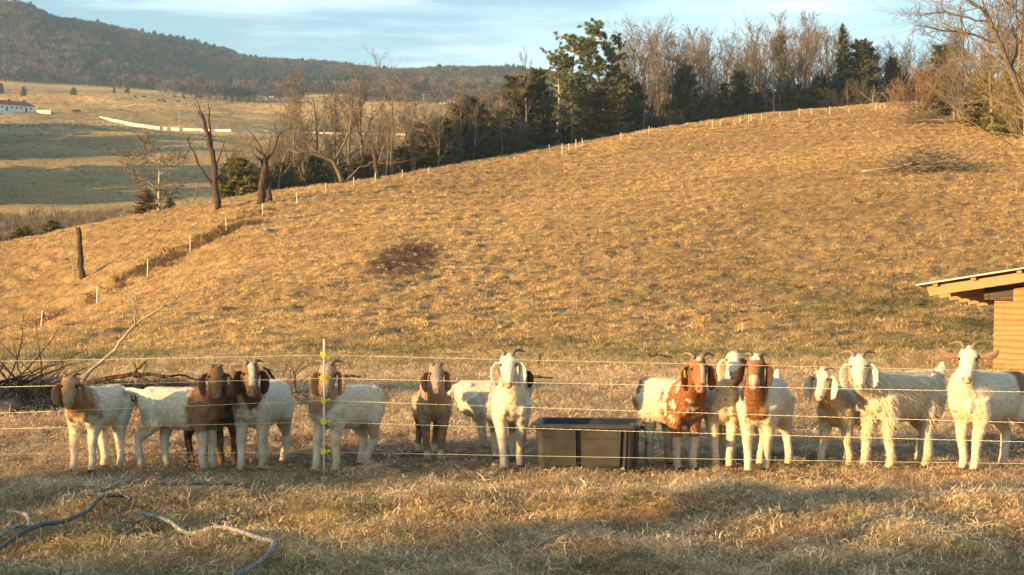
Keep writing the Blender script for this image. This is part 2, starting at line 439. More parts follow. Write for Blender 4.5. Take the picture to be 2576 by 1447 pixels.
def clump(nb, spread, length, lean, width, seed, kink=1.0, lie=0.0):
    """a clump of bent blades, 3 quads each tapering to the tip"""
    r = np.random.default_rng(seed); V = []; Fc = []; cl = []
    for i in range(nb):
        a = r.random()*6.283; d = spread*math.sqrt(r.random())
        p = np.array([d*math.cos(a), d*math.sin(a), r.random()*lie*.4 - .008])
        az = r.random()*6.283; L_ = length*(.45 + .75*r.random()); el = math.radians(90 - lean*(.3 + .9*r.random()))
        if lie and r.random() < lie*4: el = math.radians(8 + 20*r.random())
        tone = .5 + .9*r.random()**1.3; w = width*(.6 + .8*r.random())
        b = len(V); seg = 3
        sd = np.array([-math.sin(az), math.cos(az), 0])
        for k in range(seg + 1):
            ww = w*(1 - (k/seg)**1.6)*.5 + .0003
            V.append(p - sd*ww); V.append(p + sd*ww); cl += [tone, tone]
            d_ = np.array([math.cos(az)*math.cos(el), math.sin(az)*math.cos(el), math.sin(el)])
            p = p + d_*(L_/seg); el -= math.radians(30*kink*(.3 + r.random())); az += r.normal()*.35*kink
            if p[2] < .002 and el < 0: el = abs(el)*.3
        for k in range(seg):
            q = b + 2*k; Fc.append((q, q+1, q+3, q+2))
    me = np_mesh('clump', np.array(V), np.array(Fc), 4)
    vcol(me, np.array(cl)[:, None]*np.ones((1, 3)))
    return me

def sample(n, y0, y1, umax=.40, power=1.0, right=None):
    """points in the view wedge, density falling with distance as Y**-power"""
    q = rng.random(n)
    k = 2 - power
    Yv = (y0**k + q*(y1**k - y0**k))**(1/k) if abs(k) > 1e-6 else y0*(y1/y0)**q
    U = (rng.random(n)*2 - 1)*umax
    return U*Yv, Yv
def place(name, n, y0, y1, protos, np_, s0, s1, tintf, power=1.0, keep=None, zoff=0.0, tall=1.0, label=None, umax=.40, tilt=.25):
    X, Y = sample(n, y0, y1, umax, power)
    if keep is not None:
        m = rng.random(n) < keep(X, Y); X, Y = X[m], Y[m]
    Z = H(X, Y) + zoff; n = len(X)
    rot = np.stack([rng.normal(size=n)*tilt, rng.normal(size=n)*tilt, rng.random(n)*6.283], 1)
    s_ = s0 + (s1 - s0)*rng.random(n); s_ = s_ * tintf.get('size', lambda X, Y: 1.0)(X, Y)
    scl = np.stack([s_, s_, s_*tall*(.7 + .6*rng.random(n))], 1)
    tint = tintf['col'](X, Y)
    o = scatter(name, np.stack([X, Y, Z], 1), rot, scl, rng.integers(0, np_, n), tint, protos)
    return tag(o, label, 'grass', None, 'stuff')
lay = proto_collection('straw_clump', [clump(34, .13, .10, 86, .0050, 200 + i, 1.25, .16) for i in range(6)], blade_mat)
upr = proto_collection('green_clump', [clump(26, .06, .055, 55, .0042, 230 + i, 1.2) for i in range(5)], blade_mat)
tus = proto_collection('tussock', [clump(34, .15, .24, 66, .018, 260 + i, 1.3) for i in range(6)], blade_mat)
def straw_tint(X, Y):
    n = len(X); f = fbm(X/.7, Y/.7, 3, 85)[:, None]
    a = np.array((0.76, 0.55, 0.29)); b_ = np.array((0.90, 0.70, 0.45)); c = np.array((0.50, 0.29, 0.19))
    k = rng.random((n, 1))
    t = a*(1-k) + b_*k
    t = np.where(rng.random((n, 1)) < .18, c, t)
    g = greenness(X, Y)[:, None]
    g = np.where(rng.random((n, 1)) < g*.8, .7, 0)
    t = t*(1-g) + np.array((0.20, 0.23, 0.07))*g
    return t * (.75 + .5*f) * (.6 + .75*rng.random((n, 1)))
def green_tint(X, Y):
    k = rng.random((len(X), 1)); return np.array((0.16, 0.20, 0.055))*(1-k) + np.array((0.32, 0.31, 0.12))*k
def hill_tint(X, Y):
    n = len(X); k = rng.random((n, 1)); f = fbm(X/12, Y/26, 4, 81)[:, None]
    t = np.array((0.48, 0.32, 0.135))*(1-k) + np.array((0.74, 0.53, 0.27))*k
    g = greenness(X, Y)[:, None]; t = t*(1-.75*g) + np.array((0.15, 0.15, 0.045))*g*.75
    return t*(.65 + .7*f)*(.66 + .68*rng.random((n, 1)))*1.12
notbare = lambda X, Y: 1 - .80*np.where(Y > 25, bareness(X, Y), .80*bareness(X, Y))
DENS = 1.0
place('straw_litter', int(36000*DENS), 7.2, 34, lay, 6, .65, 1.3, {'col': straw_tint, 'size': lambda X, Y: np.clip(Y/11, .72, 1) - .42*np.exp(-((Y - 12.9)/2.3)**4)}, power=1.3, keep=notbare, label='matted dry straw and grass litter covering the ground around the fence')
place('green_grass', int(9000*DENS), 7.2, 40, upr, 5, .6, 1.3, {'col': green_tint, 'size': lambda X, Y: 1 - .4*np.exp(-((Y - 12.9)/2.3)**4)}, power=1.2, keep=lambda X, Y: np.clip(greenness(X, Y)*1.3, .03, 1), label='short green grass growing through the straw')
clumpy = lambda X, Y: notbare(X, Y)*np.clip((fbm(X/.6, Y/1.0, 2, 77) - .30)*5, .15, 1)
place('hill_grass', int(340000*DENS), 27, 270, tus, 6, .6, 1.4, {'col': hill_tint, 'size': lambda X, Y: .50 + Y/300}, power=.75, keep=clumpy, zoff=-.02, tall=1.15, label='tussocky dry golden grass covering the hillside')
place('pale_stalks', 2600, 24, 120, upr, 5, 1.4, 2.6, {'col': lambda X, Y: np.array((.70, .52, .30))*(.6 + .6*rng.random((len(X), 1)))}, power=.6, keep=lambda X, Y: np.clip((fbm(X/5, Y/8, 2, 88) - .58)*8, 0, .8), tall=1.5, label='scattered pale standing stalks on the hillside')
def dark_tint(X, Y):
    return np.array((0.10, 0.06, 0.035))*(.5 + rng.random((len(X), 1)))
place('shade_debris', 9000, 16, 22.5, lay, 6, .7, 1.2, {'col': dark_tint}, power=0, keep=lambda X, Y: np.clip(np.exp(-((X + 6.0)/3.4)**4 - ((Y - 19.0)/1.5)**4), 0, 1), zoff=.01, label='leaf and twig debris heaped behind the leftmost goats, darkened to stand in for shade')  # litter coloured dark to stand in for the shadow behind the goats
place('weed_debris', 5000, 34, 80, lay, 6, 1.4, 2.6, {'col': dark_tint}, power=0, umax=.12, keep=lambda X, Y: np.clip(1.4 - np.hypot((X - burn.x)/1.75, (Y - burn.y)/10.0), 0, 1), zoff=.0, label='round patch of dark dead weeds on the hillside')
# rank grass along the line of the hillside fence
_fl = [(-40,846),(103,812),(200,770),(300,722),(371,680),(440,650),(479,625),(530,602),(575,575),(625,556),(661,535)]
_q = []
for (xa, ya), (xb, yb_) in zip(_fl[:-1], _fl[1:]):
    for k in range(60):
        t_ = rng.random(); _h = hit(xa + (xb-xa)*t_, ya + (yb_-ya)*t_ + rng.normal()*3); _q.append((_h.x + rng.normal()*.5, _h.y + rng.normal()*1.2))
_q = np.array(_q); _q = _q[rng.random(len(_q)) < np.clip((fbm(_q[:, 0]/3, _q[:, 1]/3, 2, 78) - .36)*6, .1, 1)]
_n = len(_q); _s = rng.uniform(2.0, 4.2, _n); _k = rng.random((_n, 1))
o = scatter('rank_grass', np.column_stack([_q, H(_q[:, 0], _q[:, 1]) - .03]), np.column_stack([rng.normal(size=_n)*.2, rng.normal(size=_n)*.2, rng.random(_n)*6.28]), np.column_stack([_s, _s, _s*.8]), rng.integers(0, 6, _n), np.array((.20, .12, .06))*_k + np.array((.42, .28, .13))*(1-_k), tus)
tag(o, 'taller rank grass growing along the line of white fence posts', 'grass', None, 'stuff')
def valley_tint(X, Y):
    n = len(X); f = fbm(X/40, Y/30, 4, 93)[:, None]
    gd = np.clip(np.exp(-((Y - 960)/120)**2) + np.exp(-((Y - 690)/45)**2) + (f[:, 0]-.45)*1.6, 0, 1)[:, None]
    return (np.array((0.33, 0.25, 0.11))*(1-gd) + np.array((0.66, 0.45, 0.21))*gd)*(.6 + .8*rng.random((n, 1)))
place('valley_grass', 110000, 235, 1150, tus, 6, 3.0, 6.5, {'col': valley_tint, 'size': lambda X, Y: Y/650}, power=1.1, keep=lambda X, Y: np.clip((fbm(X/9, Y/14, 3, 79) - .34)*5, .15, 1)*(X/Y < .06), zoff=-.1, tall=.45, label='rough olive and golden grass of the valley pastures')
print('grass', round(time.time() - T0, 1))
# ---------------------------------------------------------------- goats
coat_mat = attr_mat('goat_coat', rough=0.8, spec=0.15, scale=38, var=0.10, bump=0.25)
fur_mat = attr_mat('goat_fur', rough=0.75, spec=0.2, trans=0.25)
horn_mat = noisy('goat_horn', (0.10, 0.075, 0.05), (0.26, 0.19, 0.12), scale=60, rough=0.55, bump=0.3)
eye_mat = noisy('goat_eye', (0.012, 0.008, 0.005), (0.05, 0.03, 0.012), scale=50, rough=0.2, spec=0.5)
tag_mat = noisy('ear_tag', (0.75, 0.68, 0.1), (0.8, 0.74, 0.2), scale=20, rough=0.5)
chain_col = noisy('collar_band', (0.02, 0.02, 0.02), (0.05, 0.05, 0.05), scale=20)

WHITE = np.array((0.78, 0.69, 0.53)); CREAM = np.array((0.74, 0.62, 0.42)); TAN = np.array((0.46, 0.26, 0.12)); RED = np.array((0.30, 0.10, 0.035))
BROWN = np.array((0.20, 0.095, 0.045)); DARK = np.array((0.055, 0.028, 0.02)); GREY = np.array((0.32, 0.25, 0.20)); PINK = np.array((0.55, 0.33, 0.25)); BLACK = np.array((0.03, 0.025, 0.022))

def bez(p0, p1, p2, p3, t):
    return p0*(1-t)**3 + p1*3*t*(1-t)**2 + p2*3*t*t*(1-t) + p3*t**3

def mixc(c, m, k):
    m = np.clip(m, 0, 1)[:, None]; return c * (1 - m) + np.asarray(k)[None, :] * m

def goat(label, front, yaw, poll, pollY, feet, s=1.0, hs=1.0, pitch=58, fyaw=0, coat=None, ears=('droop', 'droop'), horns=1.0,
         shag=1.0, tail='down', fat=1.0, eartag=None, seed=0, group=None, hornc=None, neckfat=1.0):
    r = np.random.default_rng(100 + seed)
    fr = hit(*front, lo=8, hi=20)
    ps = R(yaw); fwd = Vector((math.cos(ps), math.sin(ps), 0))
    base = fr - fwd * 0.27 * s; base.z = hz(base.x, base.y) - 0.005
    root = empty('goat', base, label, 'goat', group, ps)
    M = Matrix.Translation(base) @ Matrix.Rotation(ps, 4, 'Z'); Mi = M.inverted()
    Ri = Matrix.Rotation(-ps, 3, 'Z')
    mb = MB()
    # trunk
    LEN = .88
    sec = [(-.455,.60,.02,.03),(-.44,.595,.07,.08),(-.40,.585,.105,.115),(-.33,.575,.13,.142),(-.22,.553,.148,.165),(-.06,.532,.160,.184),
           (.10,.532,.158,.188),(.22,.545,.146,.186),(.31,.56,.125,.168),(.38,.575,.095,.13),(.425,.585,.05,.07),(.44,.59,.015,.02)]
    mb.loft([((x*s*(LEN if x < 0 else .96), 0, z*s), (0, ry*s*fat, 0), (0, 0, rz*s*(1 + (fat-1)*.5))) for x, z, ry, rz in sec], n=20)
    # neck
    pol = Mi @ P(poll[0], poll[1], pollY)
    camv = (Ri @ Vector((-pol_w.x, -pol_w.y, 0)).normalized()) if False else None
    pw = P(poll[0], poll[1], pollY)
    hd = Vector((-pw.x, -pw.y, 0)).normalized(); hd.rotate(Quaternion((0, 0, 1), R(fyaw)))
    hd = Ri @ hd                                   # horizontal facing direction, local
    pc = R(pitch)
    f = (hd * math.cos(pc) + Vector((0, 0, -math.sin(pc)))).normalized()      # poll -> muzzle
    nrm = (hd * math.sin(pc) + Vector((0, 0, math.cos(pc)))).normalized()     # out of the forehead
    lat = f.cross(nrm).normalized()
    poll_l = pol - nrm * 0.055 * hs                # centre of the skull below its surface
    nb = Vector((0.29*s, 0, 0.585*s)); ne = poll_l + f * 0.045 * hs - nrm * 0.03 * hs
    c1 = nb + Vector((0.12*s, 0, 0.08*s)); c2 = ne - Vector((0, 0, 0.12*s)) - nrm * 0.02
    NP = [bez(nb, c1, c2, ne, t) for t in np.linspace(0, 1, 9)]
    NR = [0.145, 0.134, 0.118, 0.103, 0.091, 0.081, 0.074, 0.070, 0.066]
    NR = [q * (s if i < 5 else (s+hs)/2) * neckfat for i, q in enumerate(NR)]
    mb.tube(NP, [q * 0.93 for q in NR], n=14)
    # head
    hsec = [(-.030,.030,.030,0),(-.015,.054,.048,0),(.02,.067,.062,0),(.06,.071,.070,-.004),(.095,.069,.072,-.006),(.13,.058,.066,-.004),(.165,.047,.056,0),
            (.20,.041,.047,.002),(.232,.038,.040,.001),(.255,.032,.031,-.003),(.268,.018,.018,-.006)]
    HC = [(poll_l + (f*t + nrm*o) * hs) for t, a, b, o in hsec]
    mb.loft([(c, lat*(a*hs), nrm*(b*hs)) for c, (t, a, b, o) in zip(HC, hsec)], n=16)
    jaw = [(.03,.035,.03,-.055),(.10,.038,.028,-.058),(.17,.030,.024,-.040),(.225,.024,.018,-.027),(.245,.014,.010,-.022)]
    mb.loft([(poll_l + (f*t + nrm*o)*hs, lat*(a*hs), nrm*(b*hs)) for t, a, b, o in jaw], n=12)
    for sg in (-1, 1):                             # brow ridges
        mb.ball(poll_l + (f*.062 + lat*sg*.050 + nrm*.030)*hs, .021*hs, 8, 6)
    # legs
    legs = []
    ft = []
    dflt = [(.28, .07), (.28, -.07), (-.26, .08), (-.26, -.08)]
    for k in range(4):
        if feet[k] is not None:
            g = hit(*feet[k], lo=8, hi=20); q = Mi @ g
            d = Vector(dflt[k]) * s
            lim = 0.20 * s
            q.x = min(max(q.x, d.x - lim), d.x + lim); q.y = min(max(q.y, d.y - .09*s), d.y + .09*s)
        else:
            q = Vector((dflt[k][0]*s, dflt[k][1]*s, 0)); g = M @ q; q.z = hz(g.x, g.y) - base.z
        gw = M @ Vector((q.x, q.y, 0)); q.z = hz(gw.x, gw.y) - base.z
        ft.append(q)
    for k, q in enumerate(ft):
        sg = 1 if k % 2 == 0 else -1
        if k < 2:
            sh = Vector((.27*s, sg*.085*s, .55*s)); el = Vector((.235*s + (q.x-.28*s)*.15, sg*.088*s, .40*s))
            kn = el.lerp(q + Vector((-.01*s, 0, .10*s)), .52) + Vector((.022*s, 0, .012*s)); kn.z = .245*s
            fe = Vector((q.x - .008*s, q.y, q.z + .085*s))
            pts = [sh, el, el.lerp(kn, .5), kn, kn.lerp(fe, .5), fe, q + Vector((.008*s, 0, .045*s)), q + Vector((.018*s, 0, .0))]
            rr = [.088, .066, .048, .041, .032, .034, .031, .036]
        else:
            sh = Vector((-.235*s, sg*.08*s, .56*s)); el = Vector((-.185*s + (q.x+.26*s)*.15, sg*.098*s, .41*s))
            hk = Vector((q.x - .045*s, (q.y + sg*.09*s)/2, .255*s))
            fe = Vector((q.x - .012*s, q.y, q.z + .085*s))
            pts = [sh, el, el.lerp(hk, .55) + Vector((-.005*s, 0, 0)), hk, hk.lerp(fe, .5), fe, q + Vector((.008*s, 0, .045*s)), q + Vector((.018*s, 0, .0))]
            rr = [.118, .088, .056, .040, .033, .034, .031, .036]
        mb.tube(pts, [a*s for a in rr], n=10)
        legs.append(pts)
    # shoulder and thigh masses
    for sg in (-1, 1):
        mb.ball((.25*s, sg*.085*s*fat, .51*s), (.105*s, .062*s, .15*s), 12, 8)
        mb.ball((-.235*s, sg*.082*s*fat, .50*s), (.12*s, .062*s, .15*s), 12, 8)
    for sg in (-1, 1):                             # hip bones, elbows and shoulder points
        mb.ball((-.255*s, sg*.088*s*fat, .668*s), (.050*s, .034*s, .036*s), 8, 6)
        mb.ball((-.345*s, sg*.055*s, .625*s), .036*s, 8, 6)
        mb.ball((.36*s, sg*.07*s, .50*s), (.04*s, .035*s, .06*s), 8, 6)
    mb.tube([(-.33*s, 0, .705*s), (-.1*s, 0, .70*s), (.18*s, 0, .71*s), (.30*s, 0, .715*s)], [.022*s, .020*s, .024*s, .03*s], n=6)
    # tail
    tb = Vector((-.375*s, 0, .66*s))
    te = {'down': Vector((-.08, 0, -.11)), 'up': Vector((-.07, 0, .13)), 'out': Vector((-.20, 0, .03))}[tail] * s
    mb.tube([tb, tb + te*.35 + Vector((-.03*s, 0, .01*s)), tb + te*.75 + Vector((-.02*s, 0, 0)), tb + te], [.035*s, .034*s, .028*s, .010*s], n=8)
    me = mb.mesh('tmp')
    o = bpy.data.objects.new('tmp', me); C.objects.link(o)
    md = o.modifiers.new('r', 'REMESH'); md.mode = 'VOXEL'; md.voxel_size = 0.0115
    m2 = o.modifiers.new('s', 'SMOOTH'); m2.iterations = 5; m2.factor = 0.5
    dg = bpy.context.evaluated_depsgraph_get(); dg.update()
    body = bpy.data.meshes.new_from_object(o.evaluated_get(dg))
    bpy.data.objects.remove(o)
    nv = len(body.vertices); co = np.empty(nv*3, np.float32); body.vertices.foreach_get('co', co); co = co.reshape(-1, 3).astype(float)
    # ears joined as thin shells rooted in the skull
    eb = MB()
    tips = []
    for sg, kind in zip((1, -1), ears):
        # sg=+1 is lat side; photo-left side is decided by lat's screen direction below
        rt = poll_l + (f*.052 + lat*sg*.058 + nrm*.004) * hs
        dn = Vector((0, 0, -1))
        if kind == 'droop':
            cl = [rt, rt + (lat*sg*.034 + dn*.012)*hs, rt + (lat*sg*.050 + dn*.055 + hd*.012)*hs, rt + (lat*sg*.050 + dn*.11 + hd*.02)*hs, rt + (lat*sg*.042 + dn*.155 + hd*.024)*hs, rt + (lat*sg*.032 + dn*.178 + hd*.022)*hs]
            wd = [.016, .027, .039, .041, .030, .008]
        elif kind == 'flare':
            cl = [rt, rt + (lat*sg*.038 + dn*.012)*hs, rt + (lat*sg*.058 + dn*.06)*hs, rt + (lat*sg*.07 + dn*.12)*hs, rt + (lat*sg*.10 + dn*.165)*hs, rt + (lat*sg*.135 + dn*.185)*hs]
            wd = [.016, .026, .034, .034, .026, .010]
        elif kind == 'side':
            cl = [rt, rt + (lat*sg*.05 + dn*-.002)*hs, rt + (lat*sg*.09 + dn*-.004)*hs, rt + (lat*sg*.115 + dn*-.018)*hs, rt + (lat*sg*.138 + dn*-.040)*hs, rt + (lat*sg*.148 + dn*-.056)*hs]
            wd = [.013, .018, .025, .027, .018, .006]
        else:  # 'half'
            cl = [rt, rt + (lat*sg*.045 + dn*.004)*hs, rt + (lat*sg*.085 + dn*.022)*hs, rt + (lat*sg*.115 + dn*.05)*hs, rt + (lat*sg*.14 + dn*.075)*hs, rt + (lat*sg*.148 + dn*.085)*hs]
            wd = [.018, .030, .038, .036, .024, .006]
        secs = []
        for i, c in enumerate(cl):
            t = (cl[min(i+1, 5)] - cl[max(i-1, 0)]).normalized()
            wv = (lat*sg*.75 + hd*.55) if kind in ('droop', 'flare') else (Vector((0, 0, 1))*.9 + hd*.3)
            wv = (wv - t * wv.dot(t)).normalized(); nn = t.cross(wv).normalized()
            secs.append((c, wv * wd[i] * hs, nn * .0075 * hs))
        # double the rows for a smooth outline
        ss = []
        for i in range(len(secs) - 1):
            for q in (0, .5):
                ss.append(tuple(secs[i][j].lerp(secs[i+1][j], q) for j in range(3)))
        ss.append(secs[-1])
        eb.loft(ss, n=12)
        tips.append((cl, secs))
    ne_v = len(eb.v); npol = len(body.polygons)
    # merge
    bv = np.vstack([co, np.array(eb.v)])
    lp = np.empty(len(body.loops), np.int32); body.loops.foreach_get('vertex_index', lp)
    ls = np.empty(npol, np.int32); lt = np.empty(npol, np.int32); body.polygons.foreach_get('loop_start', ls); body.polygons.foreach_get('loop_total', lt)
    faces = [tuple(lp[a:a+b]) for a, b in zip(ls, lt)] + [tuple(nv + i for i in fc) for fc in eb.f]
    bpy.data.meshes.remove(body)
    bm = bpy.data.meshes.new('body'); bm.from_pydata(bv.tolist(), [], faces); bm.update()
    bm.polygons.foreach_set('use_smooth', [True]*len(bm.polygons))
    # ---- coat colours in the animal's own coordinates
    X, Y, Z = bv[:, 0]/s, bv[:, 1]/s, bv[:, 2]/s
    pl = np.array(poll_l); fv = np.array(f); nv_ = np.array(nrm); lv = np.array(lat)
    rel = (bv - pl) / hs
    ht = rel @ fv; hl = rel @ lv; hn = rel @ nv_
    head = (np.abs(hl) < .085) & (hn > -.085) & (hn < .10) & (ht > -.06) & (ht < .30)
    isear = np.zeros(len(bv), bool); isear[nv:] = True
    earside = np.sign(hl)
    NPa = np.array([list(p) for p in NP]); dN = np.sqrt(((bv[:, None, :] - NPa[None])**2).sum(-1))
    nt_ = dN.argmin(1) / 8.0; dn_ = dN.min(1)
    neck = (dn_ < 0.205*s) & (X > .20) & ~head & ~isear
    nz = (np.sin(X*31+seed)*np.sin(Z*27+seed*2)+np.sin(Y*41+X*17+seed*3)*.6 + np.sin(Z*63+Y*50)*.35)*.5
    ctx = dict(X=X, Y=Y, Z=Z, ht=ht, hl=hl, hn=hn, head=head & ~isear, ear=isear, side=earside, neck=neck, nt=nt_, nz=nz, leg=(Z < .36), lat=lat)
    col = np.tile(WHITE, (len(bv), 1))
    col = coat(ctx, col)
    # dirt on the lower legs, soft pink muzzle, dark nostrils and mouth
    col = mixc(col, np.clip((.20 - Z) / .20, 0, 1) * (.55 + .35*nz) * (~isear), (0.28, 0.185, 0.10))
    col = mixc(col, np.exp(-((Z - .37)/.05)**2) * (.30 + .3*nz) * (~isear), (0.42, 0.29, 0.16))
    col = mixc(col, (.10 + .16*np.clip(np.sin(X*9+seed)*np.sin(Z*11+seed)+.3*nz, 0, 1)) * (~isear), (0.62, 0.46, 0.28))
    col = mixc(col, (Z < .026).astype(float), (0.13, 0.08, 0.05))
    kneep = np.exp(-((Z - .25)/.035)**2) * (X > .1) * (~isear) * .45
    col = mixc(col, kneep * (Z < .35), (0.45, 0.28, 0.12))
    hm = head & ~isear
    col = mixc(col, hm * np.clip((ht - .222)/.02, 0, 1) * .55, PINK)
    for sg in (-1, 1):
        dd = ((ht - .243)/.011)**2 + ((hl - sg*.020)/.010)**2
        col = mixc(col, hm * (hn > 0) * np.exp(-dd) * .95, (0.05, 0.03, 0.025))
        dd = ((ht - .090)/.022)**2 + ((hl - sg*.062)/.02)**2
        col = mixc(col, hm * np.exp(-dd) * .55, (0.08, 0.05, 0.035))
    dd = ((hn + .008)/.006)**2 + ((ht - .25)/.03)**4
    col = mixc(col, hm * np.exp(-dd) * .6, (0.10, 0.06, 0.045))
    col = np.clip(col * (1 + 0.06 * r.standard_normal((len(bv), 1))), .01, .9)
    vcol(bm, col)
    bo = link_mesh('body', bm, root, coat_mat)
    # ---- coat of short hair as one part
    nF = len(faces); cen = np.empty(nF*3, np.float32); nor = np.empty(nF*3, np.float32); ar = np.empty(nF, np.float32)
    bm.polygons.foreach_get('center', cen); bm.polygons.foreach_get('normal', nor); bm.polygons.foreach_get('area', ar)
    cen = cen.reshape(-1, 3).astype(float); nor = nor.reshape(-1, 3).astype(float)
    f0 = np.array([fc[0] for fc in faces])
    n_h = int(19000 * s * s)
    pick = r.choice(nF, n_h, p=ar/ar.sum())
    c = cen[pick] + (r.random((n_h, 3)) - .5) * .014; n = nor[pick]; cc = col[f0[pick]]
    zl = c[:, 2]/s; hh = head[f0[pick]] | isear[f0[pick]]
    flow = np.stack([-.35*np.ones(n_h), np.zeros(n_h), -np.ones(n_h)], 1)
    flow = flow - n * (flow*n).sum(1)[:, None]
    ln_ = np.linalg.norm(flow, axis=1)[:, None]; flow = flow / np.maximum(ln_, .15)
    side = np.clip(1 - np.abs(n[:, 2]), .15, 1)
    length = (0.013 + .010*r.random(n_h)) * (1 + (shag-1)*1.5*side)
    length = np.where(hh, .010, length); length = np.where((zl < .30) & ~hh, .013 + (shag-1)*.010, length)
    d = flow + n*(.16 + .16*r.random((n_h, 1))) + .22*r.standard_normal((n_h, 3)); d /= np.linalg.norm(d, axis=1)[:, None]
    wv = np.cross(d, n); wv /= np.maximum(np.linalg.norm(wv, axis=1)[:, None], 1e-6)
    wd = (.0020 + .0014*r.random(n_h))[:, None] * (1 + .35*(shag-1))
    V = np.concatenate([c - wv*wd, c + wv*wd, c + d*length[:, None]])
    Fq = np.stack([np.arange(n_h), np.arange(n_h)+n_h, np.arange(n_h)+2*n_h], 1)
    hmesh = np_mesh('coat_hair', V, Fq, 3)
    hc = np.clip(cc * (1.0 + .16*r.standard_normal((n_h, 1))), .01, .95)
    vcol(hmesh, np.concatenate([hc*.9, hc*.9, np.clip(hc*1.1, 0, .92)]))
    ho = link_mesh('coat_hair', hmesh, root, fur_mat); ho['kind'] = 'stuff'
    # ---- horns
    if horns > 0:
        for sg in (-1, 1):
            b0 = poll_l + (f*.012 + lat*sg*.026 + nrm*.040)*hs
            up = Vector((0, 0, 1))
            k = horns * hs * .86
            pts = [b0, b0 + (up*.030 + lat*sg*.010)*k, b0 + (up*.050 + lat*sg*.034 - hd*.02)*k, b0 + (up*.052 + lat*sg*.070 - hd*.045)*k, b0 + (up*.040 + lat*sg*.105 - hd*.06)*k, b0 + (up*.034 + lat*sg*.128 - hd*.065)*k]
            hb = MB(); hb.tube(pts, [.0175*hs, .0165*hs, .0145*hs, .011*hs, .007*hs, .0025], n=8)
            hb.build('horn', horn_mat, root, True)
    for sg in (-1, 1):
        e = MB(); e.ball(poll_l + (f*.090 + lat*sg*.0585 + nrm*.0375)*hs, .0118*hs, 10, 7); e.build('eye', eye_mat, root, True)
    if eartag is not None:
        cl, secs = tips[eartag]
        tb_ = MB(); c0, a, b = secs[2]
        M3 = Matrix((a.normalized(), (cl[3]-cl[2]).normalized(), b.normalized())).transposed().to_4x4()
        M3.translation = c0 + b.normalized() * (.012 if b.dot(hd) > 0 else -.012)
        tb_.box((-.012, -.03, -.002), (.012, .03, .002), M3); tb_.build('ear_tag', tag_mat, root)
    return root

# coat patterns -------------------------------------------------
def c_white(c, col):
    return mixc(col, (c['neck'] * .25) * (c['nz'] > 0), CREAM)
def c_redhead(head_c, neck_c, reach=0.5, blaze=None, backx=None, ear_c=None, legs=None, throat=None):
    def fn(c, col):
        X, Z, nt = c['X'], c['Z'], c['nt']
        col = mixc(col, c['neck'] * np.clip((nt - (1 - reach) + .02 + .10*c['nz']) * 8, 0, 1), neck_c)
        if backx is not None:    # colour over the fore part of the body too
            col = mixc(col, np.clip((X - backx + .03*c['nz'])*40, 0, 1) * (Z > .34), neck_c)
        col = mixc(col, c['head'].astype(float), head_c)
        if blaze is not None:
            bw, bt, bc = blaze
            col = mixc(col, c['head'] * (c['hn'] > 0) * np.clip((bw - np.abs(c['hl']) + .006*c['nz'])*120, 0, 1) * np.clip((bt - c['ht'])*60, 0, 1), bc)
        if throat is not None:
            col = mixc(col, c['neck'] * (X > .30) * np.clip((.045 - np.abs(c['Y'] - .01*c['nz']))*60, 0, 1) * (nt < .62), throat)
        col = mixc(col, c['ear'].astype(float), ear_c if ear_c is not None else np.asarray(head_c))
        if legs is not None:
            col = mixc(col, (Z < .36) * np.clip((Z - legs[0] + .02*c['nz'])*50, 0, 1), legs[1])
        return col
    return fn
def c_all(main, second, head_c, ear_c):
    def fn(c, col):
        col = mixc(col, np.ones(len(col)), main)
        col = mixc(col, np.clip(c['nz']*1.4, 0, .8) * (c['Z'] > .3), second)
        col = mixc(col, c['head'].astype(float), head_c)
        return mixc(col, c['ear'].astype(float), ear_c)
    return fn
def c_pinto(c, col):
    X, Y, Z = c['X'], c['Y'], c['Z']
    w_ = .035*c['nz']
    m = np.zeros(len(col))
    m = np.maximum(m, np.clip((X - .10 + w_)*40, 0, 1))                        # fore quarters
    m = np.maximum(m, np.exp(-((X + .235 + w_ + (Z-.55)*.35)/.034)**2) * 1.6)       # band over the loin
    m = np.maximum(m, np.clip((-.40 - X + w_ - (Z-.5)*.1)*40, 0, 1) * (Z < .66))
    m = np.maximum(m, (X < -.2) * np.clip((.46 - Z + w_)*30, 0, 1))
    m = np.where((X > .12) & (np.sin(X*38+Z*20+1.3)*np.sin(Z*27-Y*19) > .62) & (Z > .4), 0, m)
    m = np.where((X > .17) & (X < .215) & (Z > .44) , 0, m)
    m = np.where((Z < .27) & (X > .1), 0, m)
    m = np.where((Z < .33) & (X < -.1) & (Y > 0), 0, m)
    col = mixc(col, m, RED)
    col = mixc(col, c['neck'] * (c['nt'] > .45), RED * .95)
    col = mixc(col, c['head'].astype(float), RED * .95)
    col = mixc(col, c['head'] * (c['hn'] > -.01) * np.clip((.020 - np.abs(c['hl'] + .018))*120, 0, 1) * (c['ht'] > .06) * (c['ht'] < .21), WHITE)
    col = mixc(col, c['head'] * (c['hn'] > 0) * (np.abs(c['hl']) < .02) * (c['ht'] < .03), WHITE)
    col = mixc(col, ((Z < .40) & (X < -.1) & (Y < 0)).astype(float), DARK * 1.2)
    return mixc(col, c['ear'].astype(float), RED * .8)
